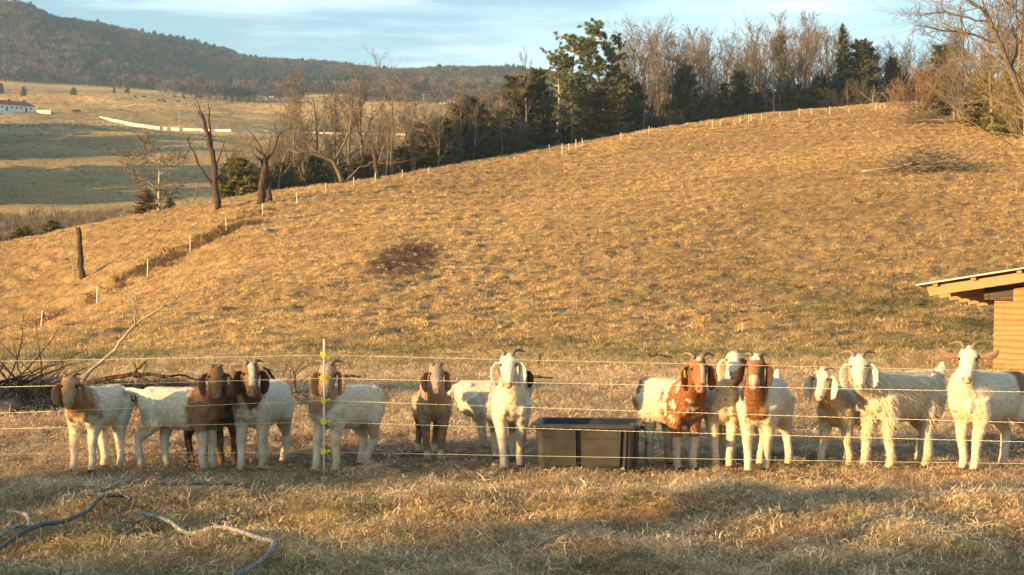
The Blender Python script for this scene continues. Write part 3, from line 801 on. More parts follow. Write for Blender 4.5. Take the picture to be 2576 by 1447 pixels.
def c_capewhite(c, col):    # white with a long dark bib
    X, Y, Z = c['X'], c['Y'], c['Z']
    bib = (X > .24) * np.clip((.085 - np.abs(Y - .02 + .02*c['nz']))*50, 0, 1) * (Z > .42)
    col = mixc(col, bib, RED * .72)
    col = mixc(col, c['neck'] * np.clip((c['nt'] - .22)*10, 0, 1), RED * .68)
    col = mixc(col, c['head'].astype(float), BROWN * .95)
    col = mixc(col, c['head'] * (c['hn'] > 0) * (np.abs(c['hl']) < .036) * (c['ht'] < .045), WHITE)
    col = mixc(col, c['head'] * np.clip((c['ht'] - .165 + .008*c['nz'])*60, 0, 1) * (np.abs(c['hl']) < .03 + .5*(c['ht']-.165)), (0.55, 0.40, 0.32))
    return mixc(col, c['ear'].astype(float), DARK * 1.5)
def c_spotty(c, col):
    m = (np.sin(c['X']*40+2)*np.sin(c['Z']*34+1)*np.sin(c['Y']*37+.5) > .62) * (c['Z'] > .4) * ~c['head']
    col = mixc(col, m * .75, BROWN)
    col = mixc(col, c['ear'] * (c['side'] < 0) * .9, BROWN)
    return mixc(col, c['neck'] * .2, CREAM)
def c_creamchest(c, col):
    col = mixc(col, ((c['X'] > .22) & (c['Z'] > .36)) * np.clip((.10 - np.abs(c['Y']))*20, 0, 1) * (.6 + .4*c['nz']), (0.60, 0.38, 0.17))
    return mixc(col, c['neck'] * .5 * (c['nt'] < .8), (0.60, 0.40, 0.20))
def c_brownback(c, col):
    col = mixc(col, np.clip((-.13 - c['X'] + .05*c['nz'])*25, 0, 1) * np.clip((c['Z'] - .55 + .03*c['nz'])*30, 0, 1) * (c['X'] > -.40), BROWN * 1.5)
    col = mixc(col, c['neck'] * .25, CREAM)
    return mixc(col, c['ear'] * .9, (0.20, 0.11, 0.075))

goat('small white goat with tan head and flared left ear standing leftmost', (209, 1189), -105, (175, 944), 11.70, [(232, 1192), (186, 1188), (289, 1183), (248, 1183)],
     s=.95, hs=.98, pitch=60, coat=c_redhead(TAN*.9, TAN*.85, 1.05, ear_c=TAN*.85), ears=('droop', 'flare'), horns=.55, seed=1, fyaw=-8)
goat('side-on white goat with brown head and shoulders, tail held out to the left', (524, 1184), -15, (543, 920), 11.92, [(533, 1183), (510, 1186), (370, 1192), (337, 1183)],
     s=.94, hs=1.0, pitch=62, coat=c_redhead(BROWN*1.1, BROWN*1.55, 1.0, backx=.13, ear_c=BROWN*1.2), ears=('droop', 'droop'), horns=.35, tail='out', fat=1.05, shag=1.25, eartag=1, seed=2, fyaw=7)
goat('dark reddish brown goat squeezed between two others, half hidden', (572, 1176), -48, (588, 936), 12.42, [None, (556, 1172), (492, 1181), None],
     s=.92, hs=.85, pitch=60, coat=c_all(DARK*1.5, RED*.5, RED*.6, RED*.4), ears=('droop', 'droop'), horns=0, seed=3, fat=.85)
goat('white goat with white blaze, brown cheeks and dark drooping ears', (632, 1183), -103, (631, 912), 11.97, [(659, 1183), (606, 1184), None, (643, 1178)],
     s=1.0, hs=1.05, pitch=60, coat=c_redhead(BROWN*1.05, RED*.75, .9, blaze=(.026, .20, WHITE), ear_c=DARK*1.6, throat=WHITE), horns=.7, fat=1.08, seed=4, fyaw=6)
goat('goat with sandy head standing behind the yellow-knobbed fence post', (820, 1189), -126, (824, 914), 11.98, [(845, 1186), (795, 1192), (917, 1172), None],
     s=.98, hs=1.05, pitch=64, coat=c_redhead((.38, .23, .14), (.42, .28, .17), 1.0, blaze=(.012, .2, GREY*1.2), ear_c=(.36, .20, .11)), ears=('droop', 'droop'), horns=.8, seed=5, fyaw=-7)
goat('greyish brown goat in shade with dark stockings, left of the white pair', (1092, 1160), -84, (1098, 916), 12.5, [(1109, 1160), (1074, 1161), (1092, 1147), (1052, 1142)],
     s=.93, hs=.95, pitch=60, coat=c_redhead(GREY*1.0, (.44, .30, .20), .9, backx=-.6, ear_c=(.33, .18, .10), legs=(.10, (.16, .09, .06))), horns=.45, fat=.9, seed=6, fyaw=4)
goat('white goat seen side-on behind another, mostly hidden with dark ear showing', (1300, 1126), 14, (1310, 918), 13.75, [None, None, (1194, 1117), (1204, 1121)],
     s=.90, hs=.85, pitch=55, fyaw=10, coat=lambda c, col: mixc(c_spotty(c, col), c['ear'].astype(float), DARK*1.5), horns=0, seed=7)
goat('tall cream white goat with dark swept horns beside the black tub', (1287, 1177), -84, (1279, 890), 12.05, [(1308, 1175), (1267, 1179), (1290, 1162), (1247, 1162)],
     s=1.02, hs=1.05, pitch=60, coat=c_white, horns=1.0, seed=8, fat=.95)
goat('red and white patched goat with its rump behind the tub', (1727, 1186), -64, (1757, 899), 11.9, [(1743, 1185), (1703, 1186), (1682, 1171), (1636, 1178)],
     s=1.04, hs=1.08, pitch=60, coat=c_pinto, horns=1.0, shag=1.5, fat=1.05, seed=9, fyaw=12, eartag=0)
goat('white goat with raised head and small brown spots behind two brown-headed goats', (1818, 1180), -98, (1846, 884), 12.3, [(1835, 1179), (1800, 1181), None, (1866, 1160)],
     s=1.02, hs=1.0, pitch=38, coat=c_spotty, ears=('droop', 'half'), horns=0, fat=1.08, seed=10)
goat('white-bodied goat with dark brown head and long chestnut bib', (1905, 1191), -113, (1900, 893), 11.9, [(1927, 1189), (1882, 1193), (1984, 1172), (1913, 1172)],
     s=1.04, hs=1.05, pitch=60, coat=c_capewhite, ears=('flare', 'droop'), horns=.6, tail='up', fat=1.04, seed=11, fyaw=-8)
goat('smaller cream-chested goat with grey white drooping ears, shaded face', (2100, 1175), -124, (2066, 927), 12.15, [(2137, 1175), (2065, 1175), None, None],
     s=.95, hs=1.0, pitch=62, coat=c_creamchest, horns=.6, shag=1.5, seed=12, fyaw=-14)
goat('big shaggy white goat with long side hair and upturned tail', (2208, 1182), -147, (2160, 893), 11.98, [(2240, 1185), (2176, 1180), (2346, 1175), (2313, 1167)],
     s=1.12, hs=1.1, pitch=60, coat=c_white, horns=.95, shag=2.6, tail='up', fat=1.0, seed=13, fyaw=5)
goat('white goat at the far right with horizontal ears and wide horns', (2438, 1189), -143, (2436, 873), 11.85, [(2452, 1193), (2424, 1187), (2521, 1165), None],
     s=1.12, hs=1.12, pitch=57, coat=c_brownback, ears=('side', 'side'), horns=1.15, seed=14, fyaw=-7, fat=1.02)
print('goats', round(time.time() - T0, 1))
# ---------------------------------------------------------------- electric fence
wire_mat = noisy('poly_wire', (0.80, 0.72, 0.38), (0.9, 0.85, 0.62), scale=90, rough=0.5, bump=0.0, stretch=(8, 1, 1))
rod_mat = noisy('fibreglass_rod', (0.62, 0.60, 0.50), (0.78, 0.76, 0.66), scale=30, rough=0.5)
yel_mat = noisy('yellow_plastic', (0.80, 0.62, 0.02), (0.88, 0.72, 0.04), scale=30, rough=0.4, spec=0.5)
pb = hit(815, 1203)
fence = empty('electric_fence', pb, 'five-strand electric fence with one white post and yellow knobs in front of the goats', 'fence')
Pinv = Matrix.Translation(-pb)
wy_post = [893, 951, 1007, 1061, 1136]
wy_left = [908, 972, 1038, 1077, 1140]; wy_right = [933, 983.5, 1061, 1109, 1164]
m = MB(); m.tube([(0, 0, -.05), (0, 0, .5), (0.001, 0, top_z(853, pb.y) - pb.z)], [.0085, .008, .0075], n=8)
post = m.build('post', rod_mat, fence, True)
# two more posts beyond the picture carry the ends of the wires
PL = Vector(((-700 - CX)/F*11.9, 11.9, 0)); PR = Vector(((3350 - CX)/F*11.1, 11.1, 0))
for q in (PL, PR):
    m = MB(); g = Vector((q.x, q.y, hz(q.x, q.y))) - pb; m.tube([g + Vector((0, 0, -.05)), g + Vector((0, 0, 1.12))], .008, n=8); m.build('post', rod_mat, fence, True)
rw = random.Random(5)
for i in range(5):
    z0 = top_z(wy_post[i], pb.y); pp = Vector((pb.x, pb.y - .028, z0))
    pts = []
    def ext(xe, ye, Ye, xo, Yo):
        a = P(xe, ye, Ye); t = (Yo) ; d = a - pp
        k = ((xo - CX)/F*Yo - pp.x) / d.x
        return pp + d*k
    Lp = ext(0, wy_left[i], 11.82, -700, 11.9); Rp = ext(2576, wy_right[i], 11.38, 3350, 11.1)
    def run(a, b, n):
        L_ = (b - a).length; o = []
        for k in range(n + 1):
            t = k/n; p = a.lerp(b, t); p.z -= 4*t*(1-t)*L_*.0012*(1 if i else .5); p.z += rw.uniform(-.0006, .0006); o.append(p)
        return o
    ppx = pp
    chain = run(Lp, ppx, 46) + run(ppx, Rp, 60)[1:]
    chain = [c - pb for c in chain]
    m = MB()
    r_ = .00115
    m.tube(chain, r_, n=5)
    if i in (1, 2, 3):       # a second strand twisted round the first
        tw = []
        for a, b in zip(chain[:-1], chain[1:]):
            for k in range(6):
                q = a.lerp(b, k/6.0); an = (len(tw))*1.9; tw.append(q + Vector((0, math.cos(an)*.0022, math.sin(an)*.0022)))
        m.tube(tw, .0012, n=3)
    m.build('wire', wire_mat, fence)
    # insulator: clamp ring round the rod, arm and round screw knob, small tail clip
    m = MB(); zc_ = z0 - pb.z
    m.tube([(0, 0, zc_ - .018), (0, 0, zc_ + .018)], .0155, n=12)
    m.tube([(0, -.010, zc_), (0, -.034, zc_)], [.012, .010], n=10)
    m.tube([(-.012, -.004, zc_ + .013), (-.026, -.004, zc_ + .018)], .008, n=8)
    m.tube([(.010, -.004, zc_), (.040, -.010, zc_ + .004)], [.007, .006], n=8)
    m.ball((.042, -.010, zc_ + .004), .0125, 8, 6)
    ins = m.build('insulator', yel_mat, post, True)
    m = MB(); m.tube([(0, -.032, zc_), (0, -.046, zc_)], [.0205, .0205], n=10)
    for k in range(6):
        a = k*math.pi/3; m.ball((math.cos(a)*.020, -.039, zc_ + math.sin(a)*.020), (.006, .008, .006), 6, 4)
    m.build('knob', yel_mat, ins, False)

# ---------------------------------------------------------------- black tub
def plastic(name, c0, c1):
    m = noisy(name, c0, c1, scale=7, rough=.42, bump=.12, spec=.45, detail=7)
    return m
tub_mat = plastic('black_plastic', (0.034, 0.033, 0.028), (0.054, 0.050, 0.040)); rim_mat = plastic('black_rim', (0.028, 0.026, 0.024), (0.05, 0.046, 0.040))
inner_shade_mat = plastic('shaded_plastic', (0.010, 0.010, 0.010), (0.022, 0.021, 0.020))  # tub plastic darkened to stand in for the shade inside
tp = at(1478, 12.26); tp.z = hz(tp.x, tp.y)
tub = empty('storage_tub', tp, 'big black rectangular plastic tub with raised rim and panels standing on the straw', 'tub', None, R(-8))
def rrect(hx, hy, rad, z, n=5):
    o = []
    for cx_, cy_, a0 in ((hx-rad, hy-rad, 0), (-hx+rad, hy-rad, 90), (-hx+rad, -hy+rad, 180), (hx-rad, -hy+rad, 270)):
        for k in range(n):
            a = R(a0 + 90*k/(n-1)); o.append(Vector((cx_ + math.cos(a)*rad, cy_ + math.sin(a)*rad, z)))
    return o
def ring_loft(m, rings, close_last=True):
    n = len(rings[0]); vs = [p for r_ in rings for p in r_]; fs = []
    for i in range(len(rings)-1):
        for j in range(n):
            j2 = (j+1) % n; fs.append((i*n+j, i*n+j2, (i+1)*n+j2, (i+1)*n+j))
    if close_last: fs.append(tuple((len(rings)-1)*n + j for j in range(n)))
    m.add(vs, fs)
hT = .41
m = MB()
ring_loft(m, [rrect(.30, .18, .03, .0), rrect(.385, .25, .05, .0), rrect(.387, .252, .05, .02), rrect(.405, .285, .055, hT-.02), rrect(.415, .295, .055, hT-.005), rrect(.408, .288, .05, hT-.006)], False)
m.build('shell', tub_mat, tub, False)
m = MB(); ring_loft(m, [rrect(.402, .282, .05, hT-.006), rrect(.388, .268, .05, hT-.03), rrect(.370, .235, .045, .018)]); m.build('inner_wall', inner_shade_mat, tub, False)
m = MB()
ring_loft(m, [rrect(.412, .292, .055, hT-.038), rrect(.448, .328, .065, hT-.040), rrect(.452, .332, .068, hT-.018), rrect(.446, .326, .066, hT-.002), rrect(.425, .305, .06, hT+.004), rrect(.405, .285, .055, hT-.004), rrect(.400, .280, .055, hT-.03)], False)
m.build('rim', rim_mat, tub, True)
def slab(m, x0, x1, z0, z1, side='f', dep=.018):
    """raised panel following the sloping side"""
    def off(z): return .252 + (.285-.252)*(z/ (hT-.02))
    def offe(z): return .387 + (.405-.387)*(z/(hT-.02))
    vs = []
    for dd in (-.004, dep):
        for (x, z) in ((x0*(.95), z0), (x1*(.95), z0), (x1, z1), (x0, z1)):
            if side == 'f': vs.append(Vector((x, -(off(z) + dd), z)))
            elif side == 'b': vs.append(Vector((-x, (off(z) + dd), z)))
            else: vs.append(Vector((offe(z) + dd, x, z)))
    m.add(vs, [(4,5,6,7),(0,1,5,4),(1,2,6,5),(2,3,7,6),(3,0,4,7)])
for s_ in ('f', 'b'):
    for x0, x1 in ((-.33, -.07), (.09, .30)):
        m = MB(); slab(m, x0, x1, .07, hT-.045, s_, .032); m.build('panel', tub_mat, tub)
    m = MB(); slab(m, .315, .345, .03, hT-.045, s_, .012); m.build('rib', tub_mat, tub)
for y0, y1 in ((-.19, -.13), (-.05, .03), (.11, .19)):
    m = MB(); slab(m, y0, y1, .04, hT-.045, 'e', .018); m.build('rib', tub_mat, tub)
m = MB(); m.box((.44, -.09, hT-.055), (.475, .09, hT-.022)); m.build('handle', rim_mat, tub)

# ---------------------------------------------------------------- goat shed
def wood(name, c0, c1, c2, sc=(1.0, 1, 9), ws=2.2, dist=6.0):
    m, t, b = new_mat(name, .75, .2); n = t.nodes.new; l = t.links.new
    co = n('ShaderNodeTexCoord'); mp_ = n('ShaderNodeMapping'); mp_.inputs['Scale'].default_value = sc; mp_.inputs['Rotation'].default_value = (0.1, 0.05, 0)
    wv = n('ShaderNodeTexWave'); wv.wave_type = 'BANDS'; wv.bands_direction = 'Z'; wv.inputs['Scale'].default_value = ws; wv.inputs['Distortion'].default_value = dist; wv.inputs['Detail'].default_value = 3; wv.inputs['Detail Scale'].default_value = .9
    r_ = n('ShaderNodeValToRGB'); r_.color_ramp.elements[0].color = (*c0, 1); r_.color_ramp.elements[0].position = .18; r_.color_ramp.elements[1].color = (*c1, 1); r_.color_ramp.elements[1].position = .55
    nz = n('ShaderNodeTexNoise'); nz.inputs['Scale'].default_value = 3.5; nz.inputs['Detail'].default_value = 8
    mx_ = n('ShaderNodeMix'); mx_.data_type = 'RGBA'; mx_.inputs['B'].default_value = (*c2, 1)
    mr_ = n('ShaderNodeMapRange'); mr_.inputs['From Min'].default_value = .45; mr_.inputs['From Max'].default_value = .75; mr_.inputs['To Max'].default_value = .6
    l(co.outputs['Object'], mp_.inputs[0]); l(mp_.outputs[0], wv.inputs['Vector']); l(co.outputs['Object'], nz.inputs['Vector']); l(wv.outputs['Color'], r_.inputs[0])
    l(nz.outputs[0], mr_.inputs[0]); l(mr_.outputs[0], mx_.inputs['Factor']); l(r_.outputs[0], mx_.inputs['A']); l(mx_.outputs['Result'], b.inputs['Base Color'])
    return m
ply_mat = wood('plywood', (0.235, 0.115, 0.045), (0.34, 0.185, 0.075), (0.38, 0.21, 0.09), (.3, .3, 1.3), 2.3, 9.0)
lum_mat = wood('lumber', (0.30, 0.165, 0.08), (0.37, 0.215, 0.105), (0.40, 0.24, 0.12), (.3, .3, 3), 3.0, 3.0)
shaded_wood = noisy('shaded_wood', (0.05, 0.035, 0.025), (0.10, 0.07, 0.05), scale=5, rough=.85, stretch=(1, 1, 6))  # for the beams: dark tone stands in for shade under the roof
metal_mat = noisy('roof_metal', (0.035, 0.035, 0.038), (0.06, 0.06, 0.063), scale=6, rough=.35, spec=.6)
O = hit(2498, 932)
shed = empty('goat_shed', O, 'low plywood goat shed with open rafters and thin metal roof at the right edge', 'shed', None, R(-33.5))
shed.rotation_euler = (R(-4.2), 0, R(-33.5))
SL = .155
m = MB(); x0, x1, N_ = 0, 3.0, 1
m.add([Vector(v) for v in ((0,0,-.3),(3,0,-.3),(3,0,1.45+3*SL),(0.34,0,1.45+.34*SL),(.34,0,1.28),(0,0,1.28),
                           (0,.018,-.3),(3,.018,-.3),(3,.018,1.45+3*SL),(.34,.018,1.45+.34*SL),(.34,.018,1.28),(0,.018,1.28))],
      [(0,1,2,3,4,5)[::1], (11,10,9,8,7,6), (0,6,7,1), (0,5,11,6), (5,4,10,11), (4,3,9,10), (3,2,8,9), (1,7,8,2)])
m.build('wall', ply_mat, shed)
m = MB(); m.box((0, .02, -.3), (.018, 2.9, 1.28)); m.build('wall', ply_mat, shed)
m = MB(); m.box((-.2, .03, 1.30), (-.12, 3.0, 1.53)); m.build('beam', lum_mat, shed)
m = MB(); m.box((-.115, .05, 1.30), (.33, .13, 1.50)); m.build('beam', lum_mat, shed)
for k in range(6):
    y = -.34 + .62*k
    m = MB(); q = [(-1.12, 0), (3.0, 0)]
    b0, b1 = 1.515 - 1.12*SL, 1.515 + 3*SL
    vs = [Vector(v) for v in ((-1.10,y,b0),(3,y,b1),(3,y,b1+.17),(-1.16,y,b0+.17),(-1.10,y+.04,b0),(3,y+.04,b1),(3,y+.04,b1+.17),(-1.16,y+.04,b0+.17))]
    m.add(vs, [(0,1,2,3),(7,6,5,4),(0,4,5,1),(1,5,6,2),(2,6,7,3),(3,7,4,0)])
    m.build('rafter', lum_mat, shed)
for x in (-1.02, -.32, .5, 1.4, 2.3):
    m = MB(); z = 1.515 + x*SL + .172
    m.box((x, -.42, z), (x+.09, 3.3, z + .036)); m.build('purlin', lum_mat, shed)
zr = 1.515 + .215
m = MB()
nx = 60
for k in range(nx):       # corrugated sheet: ribs run along the slope, so a thin edge shows
    pass
vs = [Vector(v) for v in ((-1.32,-.48,zr-1.32*SL),(3.1,-.48,zr+3.1*SL),(3.1,3.4,zr+3.1*SL),(-1.32,3.4,zr-1.32*SL))]
vs += [v + Vector((0,0,.012)) for v in vs]
m.add(vs, [(3,2,1,0),(4,5,6,7),(0,1,5,4),(1,2,6,5),(2,3,7,6),(3,0,4,7)]); m.build('roof', metal_mat, shed)
for k in range(9):
    y = -.45 + k*.46; m = MB()
    vs = [Vector(v) for v in ((-1.32,y,zr+.012-1.32*SL),(3.1,y,zr+.012+3.1*SL),(3.1,y+.05,zr+.012+3.1*SL),(-1.32,y+.05,zr+.012-1.32*SL))]
    vs += [v + Vector((0,0,.018)) for v in vs]
    m.add(vs, [(4,5,6,7),(0,1,5,4),(2,3,7,6),(3,0,4,7)]); m.build('roof_rib', metal_mat, shed)

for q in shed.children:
    if q.name.startswith('beam'): q.data.materials[0] = shaded_wood
# ---------------------------------------------------------------- hoses
hose_mat = noisy('dark_hose', (0.055, 0.055, 0.062), (0.09, 0.09, 0.10), scale=25, rough=.5, spec=.4)
hose2_mat = noisy('pale_hose', (0.11, 0.105, 0.10), (0.34, 0.32, 0.28), scale=55, rough=.5, spec=.4, p=(.4, .6))
def hose(px, label, mat_, r_=.0125, lift=.03):
    pts = []
    for x, y in px:
        Yg = EYE*F/(y - CY); pts.append(Vector(((x - CX)/F*Yg, Yg, hz((x - CX)/F*Yg, Yg) + r_ + lift)))
    # catmull-rom
    o = []
    for i in range(len(pts)-1):
        a = pts[max(i-1, 0)]; b = pts[i]; c = pts[i+1]; d = pts[min(i+2, len(pts)-1)]
        for k in range(8):
            t = k/8; o.append(.5*((2*b) + (c-a)*t + (2*a-5*b+4*c-d)*t*t + (3*b-a-3*c+d)*t**3))
    o.append(pts[-1]); m = MB(); m.tube(o, r_, n=10); h_ = m.build('garden_hose', mat_, None, True); tag(h_, label, 'hose')
hose([(150,1290),(233,1286),(266,1284),(328,1278),(437,1272),(547,1267),(620,1262),(650,1262)], 'straight dark hose lying nearest the leftmost goats', hose_mat, .0135, .06)
hose([(-60,1392),(0,1383),(55,1370),(109,1359),(164,1343),(219,1325),(255,1310),(303,1303),(330,1305)], 'dark hose curving up from the left edge of the photo', hose_mat, .014, .06)
hose([(20,1300),(44,1306),(69,1319),(71,1337),(44,1356),(0,1370),(-60,1385)], 'short grey hose loop at the left edge of the photo', hose2_mat, .013, .055)
hose([(345,1326),(419,1337),(474,1350),(547,1365),(602,1383),(656,1401),(687,1417),(677,1433),(638,1445),(590,1456)], 'pale braided hose ending in a hook-shaped bend at the bottom', hose2_mat, .0135, .06)
# ---------------------------------------------------------------- trees
bark = noisy('grey_bark', (0.085, 0.066, 0.047), (0.26, 0.205, 0.145), scale=3.0, rough=.9, tint=.25, stretch=(3, 3, .6))
bark_pale = noisy('pale_bark', (0.26, 0.21, 0.16), (0.42, 0.35, 0.26), scale=2.5, rough=.9, stretch=(2, 2, .8))
bark_dark = noisy('dead_bark', (0.022, 0.016, 0.012), (0.12, 0.082, 0.055), scale=2.6, rough=.95, bump=1.0, stretch=(7, 7, .8), bdist=.08)
twig_mat = noisy('twigs', (0.08, 0.066, 0.050), (0.185, 0.150, 0.112), scale=1.2, rough=.9, tint=.22)
twig_red = noisy('red_twigs', (0.16, 0.098, 0.066), (0.27, 0.165, 0.11), scale=1.2, rough=.9)
twig_gold = noisy('golden_twigs', (0.13, 0.10, 0.045), (0.27, 0.205, 0.10), scale=1.5, rough=.85)
leaf_mat = attr_mat('evergreen_sprays', .8, .15, trans=.38)
pine_leaf = attr_mat('pine_needles', .7, .25, trans=.3)

class Tree:
    """random branching; thick wood goes to the trunk mesh, thin wood to the crown"""
    def __init__(s, seed): s.r = random.Random(seed); s.wood = MB(); s.tw = MB()
    def branch(s, p, d, L_, r0, lvl, par):
        rr = s.r; n = par['n'][lvl]; pts = [p]; rad = [r0]; dirs = []
        r1 = r0*par['taper'][lvl]
        for k in range(n):
            j = par['wob'][lvl]
            d = (d + Vector((rr.gauss(0, j), rr.gauss(0, j), rr.gauss(0, j) + par['up'][lvl]))).normalized()
            p = p + d*(L_/n); pts.append(p); dirs.append(d); rad.append(r0 + (r1 - r0)*(k+1)/n)
        last = lvl == par['levels'] - 1
        if last:
            b = pts[0]; e = pts[-1]; sd = (e - b).cross(Vector((rr.gauss(0,1), rr.gauss(0,1), rr.gauss(0,1)))).normalized()*r0
            mid = pts[len(pts)//2]
            s.tw.add([b - sd, b + sd, mid + sd*.7, mid - sd*.7, e], [(0,1,2,3),(3,2,4)])
        elif lvl <= 1 and not par.get('shrub'):
            s.wood.tube(pts, rad, n=7 if lvl == 0 else 5, cap=False)
        else:
            (s.tw if lvl > 1 or par.get('shrub') else s.wood).tube(pts, rad, n=3, cap=False)
        if last: return
        nc = par['kids'][lvl]; nc = max(1, int(nc*rr.uniform(.8, 1.2)))
        for k in range(nc):
            t = par['from'][lvl] + (1 - par['from'][lvl])*((k + rr.random())/nc)
            i = min(int(t*n), n-1); q = pts[i].lerp(pts[i+1], t*n - i); dd = dirs[i]
            ax = dd.orthogonal(); ax.rotate(Quaternion(dd, rr.random()*6.283))
            a = R(par['ang'][lvl]*rr.uniform(.65, 1.25)); nd = dd.copy(); nd.rotate(Quaternion(ax, a))
            ll = L_*par['len'][lvl]*rr.uniform(.65, 1.15)*(1 - .45*t*(lvl == 0)*par.get('cone', 1))
            s.branch(q, nd, ll, max((rad[i]*(1 - .2*t))*par['rr'][lvl], par['rmin']), lvl+1, par)
TALL = dict(levels=5, n=[9,6,4,3,2], wob=[.045,.10,.14,.16,.2], up=[.03,.10,.09,.06,.04], taper=[.22,.3,.35,.4,.2], kids=[12,7,6,6], ang=[36,40,42,45], len=[.42,.50,.50,.50], rr=[.5,.58,.62,.62], rmin=.018)
TALL['from'] = [.35,.25,.15,.1]
FORK = dict(TALL); FORK.update(kids=[7,8,7,5], ang=[26,36,40,45], len=[.75,.46,.46,.48], wob=[.05,.09,.14,.16,.2]); FORK['from'] = [.22,.3,.15,.1]
SLIM = dict(TALL); SLIM.update(kids=[14,6,6,5], ang=[24,32,38,40], len=[.34,.42,.45,.5]); SLIM['from'] = [.40,.3,.2,.1]
OAK = dict(TALL); OAK.update(kids=[9,7,6,6], ang=[58,46,45,45], len=[.58,.52,.5,.5], up=[.02,.05,.04,.02,.0], wob=[.05,.16,.2,.22,.25]); OAK['from'] = [.25,.2,.15,.1]
LOCUST = dict(TALL); LOCUST.update(kids=[8,6,5,5], ang=[45,50,50,50], len=[.62,.5,.42,.4], wob=[.12,.22,.26,.26,.2], n=[10,7,5,3,2]); LOCUST['from'] = [.3,.25,.2,.2]
SHRUB = dict(levels=4, n=[5,4,3,2], wob=[.08,.12,.15,.15], up=[.10,.10,.08,.04], taper=[.4,.4,.3,.2], kids=[8,7,7], ang=[30,32,34], len=[.62,.55,.55], rr=[.6,.6,.6], rmin=.009, shrub=True)
SHRUB['from'] = [.15,.15,.1]
protos = {}
def bare(kind, seed, par, h=15, r0=.25):
    key = (kind, seed)
    if key not in protos:
        T = Tree(seed)
        if par is SHRUB:
            k = 14
            for i in range(k):
                a = 6.283*i/k + T.r.random(); el = T.r.uniform(.35, 1.45)
                T.branch(Vector((math.cos(a)*.15, math.sin(a)*.15, 0)), Vector((math.cos(a)*math.cos(el), math.sin(a)*math.cos(el), math.sin(el))), h*T.r.uniform(.5, .75), r0, 0, par)
            T.wood.tube([(0,0,-.2),(0,0,.1)], r0, n=5)
        else:
            T.branch(Vector((0, 0, -.3)), Vector((T.r.gauss(0,.05), T.r.gauss(0,.05), 1)).normalized(), h*.80, r0, 0, par)
        zs = [v[2] for v in T.tw.v]; zs.sort(); top = zs[int(len(zs)*.998)]
        protos[key] = (T.wood.mesh(kind + '_trunk', True), T.tw.mesh(kind + '_crown'), top)
    return protos[key]
def put(name, key, mats, pos, top, label, cat, group=None, rz=None, sx=1.0):
    tr, cr, ht = protos[key]
    s_ = max(top - pos.z, .3)/ht
    o = empty(name, pos, label, cat, group, random.random()*6.283 if rz is None else rz)
    o.scale = (s_*sx, s_*sx, s_)
    if len(tr.materials) == 0: tr.materials.append(mats[0]); cr.materials.append(mats[1])
    for nm, me in (('trunk', tr), ('crown', cr)):
        q = bpy.data.objects.new(nm, me); C.objects.link(q); q.parent = o
        if me.materials[0] is not mats[0 if nm == 'trunk' else 1]:
            q.material_slots[0].link = 'OBJECT'; q.material_slots[0].material = mats[0 if nm == 'trunk' else 1]
    return o

def evergreen(kind, seed, h, wbase, n_br, colr, top_narrow=1.3, gap=.35, low=.03, spray=(.22, .5), dens=9):
    key = (kind, seed)
    if key in protos: return protos[key]
    r = np.random.default_rng(seed); T = MB(); T.tube([(0,0,-.3),(0,0,h*.5),(0,0,h*.97)], [h*.02, h*.013, .01], n=6)
    V = []; cl = []
    for b in range(n_br):
        t = low + (1-low)*(b + r.random())/n_br
        az = r.random()*6.283; z0 = t*h
        L_ = wbase*((1-t)**(1/top_narrow)*.9 + .06)*(.6 + .55*r.random())*min(1, .55 + t*3.5)
        if r.random() < gap*.4: L_ *= .5
        droop = -.10 + .55*t + r.normal()*.12
        u = np.array([math.cos(az), math.sin(az), 0]); tone = .6 + .75*r.random()
        if b % 2 == 0: T.tube([(0,0,z0), tuple(u*L_*.5 + [0,0,z0 + droop*L_*.4]), tuple(u*L_*.9 + [0,0,z0 + droop*L_*.9])], [.05, .03, .01], n=3, cap=False)
        m_ = int(dens*L_/wbase*4) + 4
        for k in range(m_):
            q = .22 + .80*r.random()**.8
            c = u*L_*q + np.array([0,0,z0 + droop*L_*q]) + r.normal(size=3)*np.array([.16,.16,.10])*(.35+L_*.28)
            for e in range(3):
                d = u*(.5+.6*r.random()) + r.normal(size=3)*.55 + np.array([0,0,.35]); d /= np.linalg.norm(d)
                sd = np.cross(d, r.normal(size=3)); sd /= np.linalg.norm(sd)
                ln = spray[0] + (spray[1]-spray[0])*r.random()
                V += [c - sd*ln*.22, c + sd*ln*.22, c + d*ln]
                tt = tone*(.7 + .5*r.random()); cl += [tt]*3
    V = np.array(V); Fc = np.arange(len(V)).reshape(-1, 3)
    me = np_mesh(kind + '_crown', V, Fc, 3)
    vcol(me, np.array(cl)[:, None]*np.asarray(colr)[None])
    protos[key] = (T.mesh(kind + '_trunk', True), me, h)
    return protos[key]
